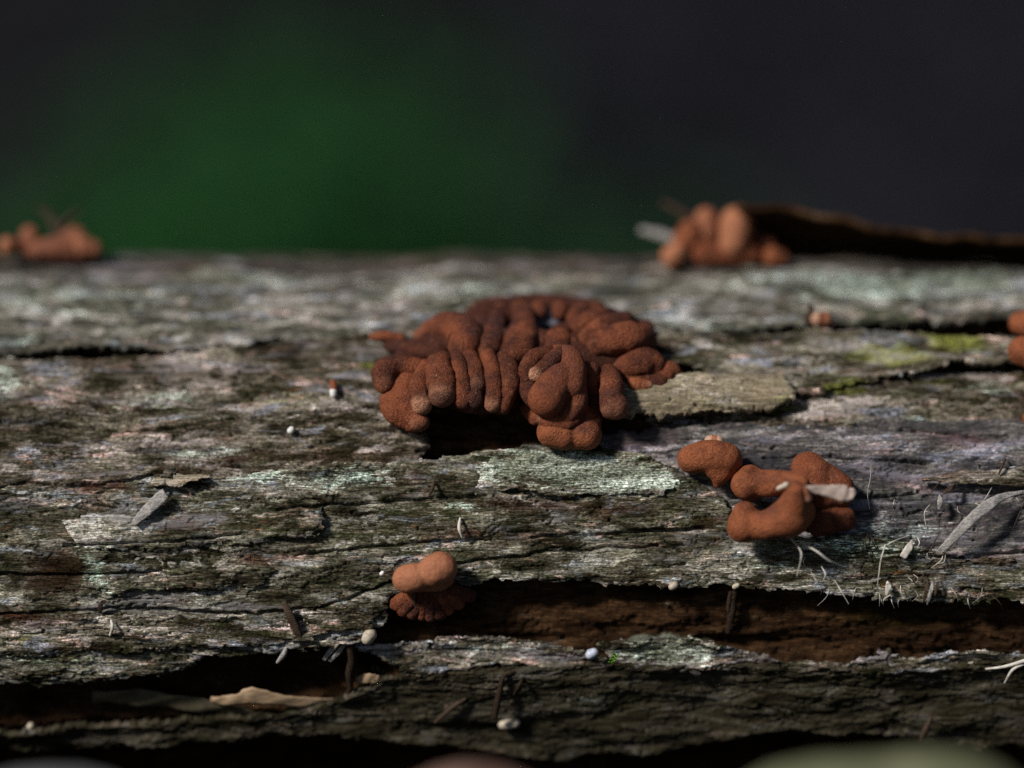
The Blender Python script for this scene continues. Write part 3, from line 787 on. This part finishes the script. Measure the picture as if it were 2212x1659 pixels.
# right of the knob
Fl([(1500, 640, 60), (1530, 760, 60), (1510, 860, 55)], [0.35, 0.36, 0.3], age=1.0)
Fl([(1505, 570, 58), (1515, 610, 52)], [0.555, 0.531], age=.55)
Fl([(1500, 640, 50), (1520, 680, 40)], [0.512, 0.481], age=.6)
Fl([(1620, 580, 58), (1640, 650, 68), (1640, 720, 68), (1660, 785, 80)], [0.493, 0.58, 0.605, 0.568], age=.5, tip=.25)
Fl([(1780, 650, 42), (1870, 655, 38)], [0.35, 0.33], age=.05, tip=.3, mat=M_FUNO)

# ---- heart-shaped lump
g = thing('fungus', 1535, 1010, 'smooth orange brown heart-shaped fungus with a small pale bud on top', 'fungus')
fused(g, Z2, [([(310, 345, 130), (470, 310, 145), (660, 340, 145)], [.22, .36, .34]), ([(640, 380, 170), (600, 500, 110), (575, 590, 50)], [.26, .24, .16]),
              ([(480, 330, 140), (560, 420, 120)], [.30, .28]), ([(690, 260, 70), (740, 350, 80)], [.2, .25])], M_FUNO, 'cap', smooth=14)
lobe(g, Z2, [(505, 170, 66), (575, 175, 68)], [.12, .12], age=0, tip=1, tip0=1, mat=M_FUNP, name='bud', label='pale pinkish bud', lump=.02)

# ---- knotted cluster with a membrane
g = thing('fungus_cluster', 1720, 1090, 'knotted brown fungus cluster with a papery pale flap across its front', 'fungus')
Lb = lambda pts, h, **k: lobe(g, Z2, pts, h, **k)
fused(g, Z2, [([(900, 540, 125), (870, 610, 145), (890, 680, 100)], [.35, .40, .32]), ([(960, 590, 125), (1120, 590, 125), (1280, 570, 95), (1420, 590, 75)], [.42, .52, .70, .82])], M_FUNO, smooth=14)
fused(g, Z2, [([(1480, 440, 155), (1560, 500, 150)], [.30, .36]), ([(1560, 500, 140), (1700, 540, 120), (1800, 640, 130), (1800, 720, 120)], [.30, .32, .32, .30]), ([(1450, 580, 150), (1600, 690, 150), (1780, 720, 110)], [.38, .38, .34])],
      M_FUN, smooth=8)
Lb([(1500, 960, 120), (1680, 950, 130), (1850, 950, 120)], [.28, .34, .30], age=.5)
Lb([(1560, 1050, 70), (1700, 1060, 60)], [.20, .2], age=.7)
fused(g, Z2, [([(850, 900, 120), (825, 1030, 145), (880, 1080, 100)], [.50, .52, .42]), ([(900, 1020, 125), (1100, 1005, 140), (1300, 925, 188), (1400, 880, 145)], [.52, .62, .72, .66]),
              ([(1330, 860, 165), (1350, 760, 130), (1370, 660, 85)], [.78, .95, 1.08])], M_FUNO, smooth=16, voxel=.024)
Lb([(1190, 640, 26), (1265, 605, 30)], [.93, .95], age=0, tip=1, tip0=1, mat=M_CREAM, name='seed', label='small cream grain')
Lb([(1360, 640, 50), (1440, 660, 45), (1480, 740, 40)], [1.06, 1.1, 1.05], age=0, tip=.6, tip0=.5, mat=M_FUNP)

def blade(parent, zm, L, h, mat, name, thick=.03, label=None, depth=None, wave=.006, smooth=True, ragged=.07):
    """thin strip: L = list of (x, y, half width) along its length"""
    if not hasattr(h, '__len__'): h = [h] * len(L)
    SEED[0] += 1
    P = []
    for (x, y, r), hh in zip(L, h):
        u, v = zm(x, y); P.append(on_log(u, v, hh) if depth is None else at_depth(u, v, depth - hh))
    n = max(14, 5 * len(L))
    pr = catmull(np.concatenate([np.array(P), np.array([[p[2] * zm.k * CMPX] for p in L])], 1), n)
    c = pr[:, :3]; r = np.maximum(pr[:, 3], .004)
    T = np.gradient(c, axis=0); T /= np.linalg.norm(T, axis=1)[:, None]
    cross = np.linspace(-1, 1, 7)
    top = []; bot = []
    for i in range(n):
        nn = radial(c[i]) if depth is None else -DV
        b = np.cross(T[i], nn); b /= np.linalg.norm(b); m = np.cross(b, T[i])
        jz = 1 + ragged * math.sin(i * 2.3 + SEED[0])
        for q in cross:
            p = c[i] + b * q * r[i] * jz + m * (wave * math.sin(i * .9 + q * 2 + SEED[0]) - .10 * r[i] * q * q)
            top.append(p + m * thick * .5); bot.append(p - m * thick * .5)
    V = np.array(top + bot); k = 7; N = n * k
    idx = np.arange(N).reshape(n, k)
    F = [np.stack([idx[:-1, :-1], idx[:-1, 1:], idx[1:, 1:], idx[1:, :-1]], -1).reshape(-1, 4)]
    F.append(F[0][:, ::-1] + N)
    for e in (idx[:, 0], idx[::-1, -1], idx[0, ::-1], idx[-1, :]):
        F.append(np.stack([e[:-1], e[1:], e[1:] + N, e[:-1] + N], -1))
    o = link(name, mk_mesh(name, V, np.concatenate(F), smooth), parent, mat)
    if label: o['label'] = label
    return o

blade(g, Z2, [(1400, 655, 28), (1500, 645, 32), (1680, 665, 58), (1820, 685, 82), (1900, 690, 70), (1960, 660, 22)], [1.12, 1.08, .98, .92, .88, .84], M_MEMB, 'flap', .012, label='pale papery flap')

# ---- twin capsule and the fan under the bark edge
g = thing('fungus', 920, 1240, 'smooth pinkish tan fungus of two joined round lobes at the edge of a bark plate', 'fungus')
fused(g, Z3, [([(640, 470, 135), (740, 450, 132), (820, 430, 120)], [.40, .44, .43]), ([(850, 425, 125), (920, 390, 150), (1000, 360, 160)], [.43, .46, .44]),
              ([(800, 500, 100), (960, 470, 120), (1030, 440, 110)], [.33, .36, .34])], M_FUNP, 'body', smooth=6)
g = thing('fungus', 935, 1300, 'rust brown fan-shaped fungus with rounded pleats tucked under the bark edge', 'fungus', h=-.2)
lobe(g, Z3, [(620, 640, 100), (900, 640, 150), (1230, 600, 100)], [-.05, .0, -.05], age=.7, name='base')
for k, e in enumerate(((535, 735), (615, 790), (705, 828), (795, 845), (885, 845), (980, 822), (1080, 785), (1190, 722), (1300, 635))):
    q = .5 + .12 * math.sin(k * 2.1)
    lobe(g, Z3, [(900 + (e[0] - 900) * .25, 600, 60), (900 + (e[0] - 900) * (q + .1), 560 + (e[1] - 560) * q, 76), (e[0], e[1], 78 + 10 * math.sin(k * 1.7))], [.0, .10, .04], age=.3 + .25 * (k % 3), flat=.9, lump=.1)
stick = lambda name, zm, pts, h, mat, label=None, cat=None, parent=None, group=None, depth=None, seg=10: _stick(name, zm, pts, h, mat, label, cat, parent, group, depth)
def _stick(name, zm, pts, h, mat, label, cat, parent, group, depth):
    SEED[0] += 1
    if not hasattr(h, '__len__'): h = [h] * len(pts)
    P = [on_log(*zm(x, y), hh) if depth is None else at_depth(*zm(x, y), depth - hh) for (x, y, r), hh in zip(pts, h)]
    V, F, t = sweep(np.array(P), [p[2] * zm.k * CMPX for p in pts], seg=10, seed=SEED[0] * 3, n=16, lump=.10)
    me = mk_mesh(name, V, F)
    attr(me, 'age', np.zeros(len(V))); attr(me, 'tip', np.zeros(len(V)))
    o = link(name, me, parent, mat)
    if label: tag(o, label, cat, group)
    return o
stick('twig', Z3, [(712, 600, 22), (722, 690, 20), (738, 780, 16)], [.15, .18, .12], M_BROWN, 'short olive brown twig stub between the twin lobes and the fan fungus', 'twig')

# ---- clusters on the ridge, far out of focus
ridge = float((on_log(1500, 572) - CAM) @ DV)
g = thing('fungus_cluster', 1570, 570, 'orange brown fungus cluster on the log ridge beside the curled bark', 'fungus', depth=ridge)
for pts, h, a, m in (([(350, 480, 85), (380, 450, 80)], .25, .0, M_FUNP), ([(420, 400, 95), (480, 310, 100)], .1, .1, M_FUNO), ([(580, 330, 100), (590, 215, 92)], .0, .3, M_FUNP),
                     ([(780, 380, 110), (800, 240, 122)], .15, .1, M_FUNP), ([(560, 450, 110), (760, 470, 90), (900, 460, 80)], .05, .2, M_FUN), ([(930, 360, 80), (1020, 400, 70)], -.1, .5, M_FUN),
                     ([(1060, 480, 78), (1120, 490, 60)], .2, .0, M_FUNO)):
    lobe(g, Z4, pts, h, age=a, mat=m, depth=ridge)
ridge_l = float((on_log(100, 568) - CAM) @ DV)
g = thing('fungus_cluster', 110, 560, 'dull pinkish brown fungus cluster on the log ridge beneath a dark forked twig', 'fungus', depth=ridge_l)
for pts, h, a, m in (([(80, 570, 92), (70, 600, 80)], .2, .0, M_FUNP), ([(290, 540, 110), (300, 470, 105)], .0, .5, M_FUNP), ([(380, 620, 110), (560, 600, 120), (700, 610, 110)], .15, .7, M_FUNP),
                     ([(700, 540, 140), (760, 500, 130)], .0, .6, M_FUNP), ([(840, 600, 140), (940, 610, 95)], .1, .5, M_FUNP), ([(190, 590, 80), (330, 650, 70)], .1, .3, M_FUN), ([(560, 690, 70), (760, 690, 80)], .15, .8, M_FUN)):
    lobe(g, Z5, pts, h, age=a, mat=m, depth=ridge_l)
g = thing('twig', 120, 500, 'dark forked twig standing on the pinkish fungus of the ridge', 'twig', depth=ridge_l + .2)
_stick('branch', Z5, [(590, 480, 60), (540, 330, 45), (470, 250, 32), (390, 200, 20)], 0, M_BROWN, None, None, g, None, ridge_l + .2)
_stick('branch', Z5, [(600, 420, 45), (680, 310, 26), (810, 220, 14)], 0, M_BROWN, None, None, g, None, ridge_l + .2)

# ---- curled bark strip on the ridge, right
def curl_strip():
    n, k = 60, 12
    topl = [(1590, 452), (1700, 458), (1800, 478), (1900, 500), (2000, 515), (2120, 522), (2300, 528), (2500, 540)]
    tu = np.array([p[0] for p in topl], float); tv = np.array([p[1] for p in topl], float)
    us = np.linspace(1590, 2480, n)
    V = []
    for i, u in enumerate(us):
        v = np.interp(u, tu, tv) + 3 * math.sin(i * .7)
        f = i / (n - 1)
        lip = at_depth(u, v + 3 * math.sin(i * 1.1) * f, ridge - .55 + .2 * f)
        bk = at_depth(u + 6, 566, ridge + .75)
        tp = at_depth(u, v + 2, ridge + .5)
        for j in range(k):
            t = j / (k - 1)
            V.append((1 - t) ** 2 * lip + 2 * t * (1 - t) * tp + t * t * bk)
    V = np.array(V); idx = np.arange(n * k).reshape(n, k)
    F = np.stack([idx[:-1, :-1], idx[:-1, 1:], idx[1:, 1:], idx[1:, :-1]], -1).reshape(-1, 4)
    me = mk_mesh('bark_curl', V, F)
    attr(me, 'bark', np.stack([V[:, 0], np.tile(np.linspace(0, 2, k), n), np.zeros(n * k)], -1))
    for a in ('lichen', 'moss', 'brown', 'damp_shade'): attr(me, a, np.zeros(n * k))
    attr(me, 'flake', np.full(n * k, .45))
    o = link('bark_curl', me, log_root, M_INNER)
    md = o.modifiers.new('thickness', 'SOLIDIFY'); md.thickness = .09
    o['label'] = 'long lifted curl of bark along the ridge'
curl_strip()
_stick('splinter', Z0, [(1435, 440, 7), (1490, 470, 9), (1540, 520, 8)], -.3, M_BROWN, None, None, log_root, None, ridge)
_stick('splinter', Z0, [(1390, 498, 9), (1440, 512, 12), (1500, 540, 10)], -.4, M_GREYW, None, None, log_root, None, ridge)

# ---- fungi at the right
g = thing('fungus', 2205, 740, 'orange fungus of two stacked round lobes in front of the dark bark slot', 'fungus')
lobe(g, Z6, [(2190, 330, 105), (2290, 330, 140)], [.15, .2], age=.1, mat=M_FUNO, lump=.02)
lobe(g, Z6, [(2200, 560, 125), (2300, 590, 130)], [.25, .25], age=.0, mat=M_FUNO, lump=.02)
g = thing('fungus', 2225, 905, 'small rounded orange fungus on the bark below the stacked lobes', 'fungus')
lobe(g, Z6, [(2265, 1110, 70), (2320, 1120, 80)], .15, age=.0, mat=M_FUNO, lump=.02)
lobe(g, Z6, [(2330, 1060, 60), (2400, 1080, 60)], .15, age=.1, mat=M_FUNO, lump=.02)
g = thing('fungus', 1772, 690, 'small pale orange button fungus leaning on a brown bark scrap', 'fungus')
lobe(g, Z6, [(520, 300, 62), (580, 300, 64)], [.12, .12], age=.0, tip=.3, tip0=.9, mat=M_FUNO, lump=.02)
lobe(g, Z6, [(610, 320, 36), (640, 330, 30)], [.08, .06], age=.0, tip=.9, tip0=.9, mat=M_FUNP, lump=.02)
o = blade(None, Z6, [(425, 330, 24), (440, 260, 38), (465, 210, 24), (440, 180, 8)], [.02, .15, .25, .3], M_BROWN, 'bark_scrap')
tag(o, 'brown bark scrap standing upright behind the pale orange button fungus', 'bark scrap')

# ---- beads, specks, seeds
def bead(name, u, v, r, h, mat, label, cat, el=1.25, group=None):
    return _stick(name, Z0, [(u - r * (el - 1), v, r), (u + r * (el - 1) + .5, v - .3 * r, r * .95)], h, mat, label, cat, None, group, None)
g = thing('fungus', 720, 838, 'tiny upright orange bud with a white foot on the left plate', 'fungus')
_stick('cap', Z0, [(719, 826, 6.5), (721, 842, 8)], [.06, .10], M_FUNO, None, None, g, None, None)
_stick('foot', Z0, [(720, 846, 8), (720, 852, 7)], [.10, .08], M_WHITE, None, None, g, None, None)
bead('speck', 628, 930, 7.5, .05, M_WHITE, 'bright white oval speck on the left bark plate', 'speck', 1.1)
bead('speck', 825, 1239, 5, .20, M_WHITE, 'tiny angular white speck beside the twin-lobed fungus', 'speck', 1.1)
g = thing('egg', 795, 1376, 'pearly grey oval egg with a brown stalk at the tip of the bark plate', 'egg')
_stick('shell', Z0, [(793, 1380, 13), (800, 1369, 13.5)], .12, M_CREAM, None, None, g, None, None)
_stick('stalk', Z0, [(760, 1378, 5), (775, 1382, 6), (787, 1386, 5)], .08, M_BROWN, None, None, g, None, None)
bead('bud', 1455, 1267, 9, .16, M_CREAM, 'small cream bud hanging from the bark edge, larger of a pair', 'bud')
bead('bud', 1590, 1267, 7, .16, M_CREAM, 'tiny cream bud hanging from the bark edge, smaller of a pair', 'bud')
bead('bud', 1953, 702, 6.5, -.15, M_CREAM, 'tiny yellowish bud in the dark bark slot', 'bud', 1.1)
bead('bead', 1279, 1414, 11, -.06, M_BLUE, 'bluish white bead sitting in the ledge crack', 'bead', 1.3)
bead('seed', 1100, 1566, 12, -.05, M_CREAM, 'pale elongated seed on the dark lower bark', 'seed', 2.0)
bead('bead', 66, 1570, 8, -.15, M_CREAM, 'tiny pale bead deep in the dark bark cavity', 'bead', 1.05)
g = thing('moss_sprig', 1325, 1425, 'tiny bright green moss sprig on the lichen ledge', 'moss')
_stick('stem', Z0, [(1322, 1432, 2), (1325, 1424, 2), (1329, 1416, 2)], [.06, .10, .14], M_MOSS, None, None, g, None, None)
for k in range(7):
    t = k / 6; x = 1321 + 9 * t; y = 1433 - 18 * t; sgn = 1 if k % 2 else -1
    blade(g, Z0, [(x, y, 1.2), (x + sgn * 4, y - 2, 2.2), (x + sgn * 7, y - 4, .6)], [.08 + .06 * t, .12 + .06 * t, .13 + .06 * t], M_MOSS, 'leaf', .008, wave=0)

# ---- loose scraps on the bark
o = blade(None, Z0, [(288, 1132, 6), (318, 1102, 12), (350, 1072, 13), (358, 1066, 11)], [.18, .24, .30, .32], M_GREYW, 'wood_chip', .04)
tag(o, 'pale grey wood chip slanting out of the crumbly bark at the left', 'wood chip')
sheet([(322, 1050), (335, 1038), (365, 1034), (400, 1036), (440, 1032), (452, 1040), (420, 1050), (395, 1060), (350, 1064), (328, 1060)], .28, 141, .16, .02, .08, jag=.6, mat=M_BBEIGE,
      name='bark_scrap', label='crumbly tan bark scrap lying over the slanting pale wood chip', cat='bark scrap')
sheet([(350, 1040), (362, 1022), (380, 1012), (384, 1030), (376, 1044)], .30, 147, .12, .03, .06, jag=.4, mat=M_BTOP,
      name='bark_scrap', label='pointed grey bark scrap sticking up above the crumbly tan scrap', cat='bark scrap')
o = blade(None, Z0, [(613, 1300, 5), (624, 1325, 8), (640, 1360, 8), (652, 1386, 4)], [.22, .25, .22, .16], M_BROWN, 'twig', .07)
tag(o, 'flat dark olive twig lying across the lower edge of the central plate', 'twig')
o = blade(None, Z0, [(216, 1322, 4), (218, 1305, 5), (228, 1298, 3)], [.16, .24, .2], M_BROWN, 'bark_scrap', .04)
tag(o, 'tiny reddish brown curl poking out of the left bark crack', 'bark scrap')
o = _stick('strand', Z0, [(770, 1380, 6), (758, 1396, 10), (761, 1425, 9), (755, 1455, 9), (757, 1485, 7), (748, 1518, 8)], [.08, .05, .0, -.05, -.1, -.15], M_DARK, 'dark reddish strand hanging across the bark cavity', 'strand', None, None, None)
for k, (pts) in enumerate(([(735, 1385, 5), (715, 1405, 6), (700, 1425, 4)], [(748, 1385, 4), (730, 1410, 5), (712, 1428, 3)])):
    blade(log_root, Z0, pts, [.05, .02, -.05], M_GREYW, 'splinter', .03)
o = blade(None, Z0, [(455, 1510, 5), (480, 1514, 11), (520, 1510, 14), (545, 1504, 21), (600, 1512, 14), (660, 1517, 12), (728, 1512, 3)], [-.16, -.10, -.04, .02, .0, -.06, -.2], M_TAN, 'dead_leaf', .02, wave=.008)
tag(o, 'curled tan dead leaf caught in the bark cavity', 'leaf')
o = blade(None, Z0, [(200, 1506, 14), (300, 1508, 20), (400, 1520, 18), (500, 1535, 14), (570, 1545, 6)], [-.3, -.2, -.18, -.2, -.3], plain('dull_leaf', (.06, .05, .03), (.11, .09, .055), 4), 'dead_leaf', .02, wave=.03)
tag(o, 'long dull brown dead leaf lying deep in the bark cavity', 'leaf')
o = blade(None, Z0, [(770, 1470, 8), (795, 1466, 12), (818, 1468, 9)], [-.12, -.06, -.08], M_TAN, 'bark_scrap', .015)
tag(o, 'small tan scrap behind the dark hanging strand', 'bark scrap')

# ---- splinters and fibres of the log
SPL = [
    ('splinter', [(1085, 838, 8), (960, 880, 10), (860, 935, 12)], [.12, .30, .36], M_STRAW, 0), ('splinter', [(870, 920, 16), (830, 1060, 12), (815, 1180, 10), (800, 1285, 7)], [.36, .38, .36, .25], M_STRAW, 0),
    ('splinter', [(1115, 885, 16), (1075, 950, 32), (1025, 1030, 30)], [.10, .22, .18], M_STRAW, 1), ('splinter', [(910, 1255, 30), (895, 1300, 24), (875, 1368, 6)], [.15, .24, .22], M_STRAW, 1),
    ('splinter', [(425, 1230, 12), (480, 1320, 14), (550, 1440, 5)], [.25, .34, .30], M_STRAW, 0), ('splinter', [(745, 230, 5), (740, 330, 9), (715, 470, 7), (735, 610, 4)], [.10, .22, .22, .1], M_GREYW, 0),
    ('bark_strip', [(1335, 995, 26), (1440, 890, 38), (1620, 700, 46), (1780, 570, 50), (1920, 490, 28), (2110, 452, 14)], [.10, .28, .38, .34, .22, .08], M_GREYW, 1),
    ('splinter', [(1335, 385, 12), (1260, 480, 10), (1185, 590, 6)], [.10, .2, .14], M_BROWN, 0), ('splinter', [(1490, 395, 10), (1430, 430, 18), (1380, 470, 12)], [.08, .18, .14], M_BROWN, 1),
    ('splinter', [(1350, 475, 6), (1352, 540, 24), (1340, 615, 6)], [.1, .2, .12], M_GREYW, 1), ('splinter', [(1265, 560, 6), (1215, 640, 7), (1235, 785, 7)], [.1, .18, .1], M_STRAW, 0),
    ('splinter', [(2085, 560, 7), (2035, 680, 11), (1988, 795, 7)], [.1, .2, .12], M_BROWN, 0), ('splinter', [(1805, 418, 6), (1770, 480, 8), (1725, 545, 5)], [.12, .25, .14], M_STRAW, 0),
    ('splinter', [(1925, 165, 22), (1895, 230, 26), (1868, 300, 14)], [.10, .18, .12], M_BROWN, 0), ('splinter', [(705, 990, 8), (700, 880, 12), (725, 805, 9)], [.08, .22, .18], M_BROWN, 0),
    ('splinter', [(735, 805, 10), (760, 890, 14), (815, 995, 7)], [.18, .22, .08], M_BROWN, 0), ('splinter', [(1250, 1250, 14), (1228, 1340, 16), (1205, 1430, 7)], [.15, .22, .16], M_BROWN, 1),
    ('splinter', [(1290, 1255, 14), (1265, 1350, 15), (1240, 1445, 6)], [.15, .24, .16], M_GREYW, 1), ('splinter', [(1335, 1245, 10), (1315, 1320, 13), (1285, 1410, 6)], [.15, .22, .16], M_BROWN, 1),
    ('splinter', [(1005, 1280, 8), (1010, 1345, 7), (1068, 1412, 4)], [.14, .2, .15], M_STRAW, 0), ('splinter', [(1120, 1180, 4), (1158, 1215, 5), (1140, 1255, 4)], [.14, .24, .15], M_STRAW, 0),
    ('splinter', [(30, 850, 14), (120, 960, 15), (130, 1040, 12), (95, 1190, 10)], [.35, .62, .66, .5], M_STRAW, 0), ('splinter', [(150, 920, 14), (260, 970, 16), (380, 1060, 14), (495, 1105, 9)], [.45, .7, .68, .5], M_STRAW, 0),
    ('splinter', [(310, 1110, 12), (345, 1180, 14), (320, 1250, 10)], [.3, .5, .3], M_STRAW, 0), ('splinter', [(220, 1160, 10), (270, 1240, 12), (330, 1250, 9)], [.3, .5, .35], M_GREYW, 0),
    ('splinter', [(1400, 1010, 5), (1385, 1070, 6), (1320, 1085, 4)], [.15, .24, .14], M_STRAW, 0), ('splinter', [(1340, 830, 8), (1290, 920, 12), (1255, 1030, 6)], [.08, .18, .1], M_BROWN, 0),
]
for nm, pts, h, m, fl in SPL:
    if not fl: pts = [(x, y, r * .45) for x, y, r in pts]
    if fl: blade(log_root, Z7, pts, h, m, nm, .03)
    else: _stick(nm, Z7, pts, h, m, None, None, log_root, None, None)
for nm, pts, h, m in (('splinter', [(1588, 1272, 9), (1583, 1300, 8), (1580, 1330, 9), (1574, 1364, 6)], [-.10, -.12, -.14, -.2], M_DARK), ('splinter', [(1578, 1280, 5), (1574, 1315, 5), (1582, 1352, 4)], [-.08, -.10, -.16], M_DARK), ('splinter', [(1110, 1452, 3), (1088, 1462, 5), (1080, 1490, 7), (1074, 1520, 8), (1070, 1548, 6)], [-.05, .02, .05, .08, .1], M_DARK),
                      ('splinter', [(1130, 1462, 3), (1122, 1480, 4), (1110, 1500, 2)], [-.05, .05, .02], M_DARK), ('splinter', [(2130, 1445, 2), (2170, 1440, 3.5), (2222, 1425, 4)], [.0, .12, .14], M_STRAW),
                      ('splinter', [(2170, 1475, 1.5), (2190, 1445, 4), (2225, 1430, 3)], [.05, .14, .1], M_STRAW), ('splinter', [(2012, 1550, 3), (1998, 1580, 7), (1990, 1600, 5)], [.05, .1, .05], M_BROWN),
                      ('splinter', [(1005, 1510, 3), (975, 1530, 6), (940, 1560, 3)], [-.05, .0, -.02], M_BROWN), ('splinter', [(994, 1120, 2.5), (992, 1140, 4), (998, 1160, 2.5)], [.16, .24, .18], M_STRAW),
                      ('splinter', [(938, 1040, 2.5), (934, 1055, 4), (928, 1068, 3)], [.16, .22, .16], M_BROWN), ('splinter', [(600, 1430, 4), (612, 1415, 6), (618, 1400, 4)], [.1, .16, .12], M_GREYW),
                      ('splinter', [(240, 1340, 2), (243, 1355, 3.5), (238, 1372, 2.5)], [.2, .26, .2], M_STRAW)):
    _stick(nm, Z0, pts, h, m, None, None, log_root, None, None)
# fine torn fibres along the frayed edge
for k in range(34):
    u = random.uniform(1690, 2190); v = random.uniform(1060, 1285) if k % 3 else random.uniform(1262, 1290)
    a = random.gauss(1.35, .45); L = random.uniform(14, 46); c = random.uniform(-9, 9); r = random.uniform(.5, 1.3)
    dx, dy = math.cos(a) * L * random.choice((-1, 1)), math.sin(a) * L
    _stick('splinter', Z0, [(u, v, r), (u + dx * .5 + c, v + dy * .5, r * 1.2), (u + dx, v + dy, r * .5)], [.06, .17, .10], random.choice((M_STRAW, M_GREYW, M_GREYW, M_BROWN)), None, None, log_root, None, None)
# loose grey sheet at the right
sheet([(1990, 1038), (2080, 1020), (2212, 1010), (2400, 1006), (2400, 1052), (2140, 1050), (2055, 1047), (2010, 1042)], .10, 131, .05, .03, .1, jag=.4, rough=.35, name='bark_flake', label='smooth grey bark flake with a pointed end')

# ---- leaves on the ground in front, out of focus
def front_leaf(label, L, depth, h, mat):
    o = blade(None, Z0, L, h, mat, 'dead_leaf', .04, depth=depth, wave=.05, ragged=.01)
    tag(o, label, 'leaf')
front_leaf('olive green leaf standing on the ground in front of the log', [(1540, 1850, 60), (1690, 1800, 122), (1900, 1786, 132), (2100, 1786, 130), (2215, 1850, 60)], 45.0, [0, .2, .3, .2, 0], M_OLIVE)
front_leaf('pinkish brown dead leaf standing in front of the log', [(820, 1780, 50), (960, 1776, 104), (1080, 1778, 104), (1240, 1810, 50)], 46.0, [0, .2, .2, 0], M_PINK)
front_leaf('grey dead leaf standing on the ground in front of the cavity', [(-120, 1770, 70), (60, 1776, 106), (220, 1780, 100), (380, 1810, 40)], 46.8, [0, .2, .2, 0], plain('dark_grey_leaf', (.05, .05, .052), (.09, .09, .092), .8))
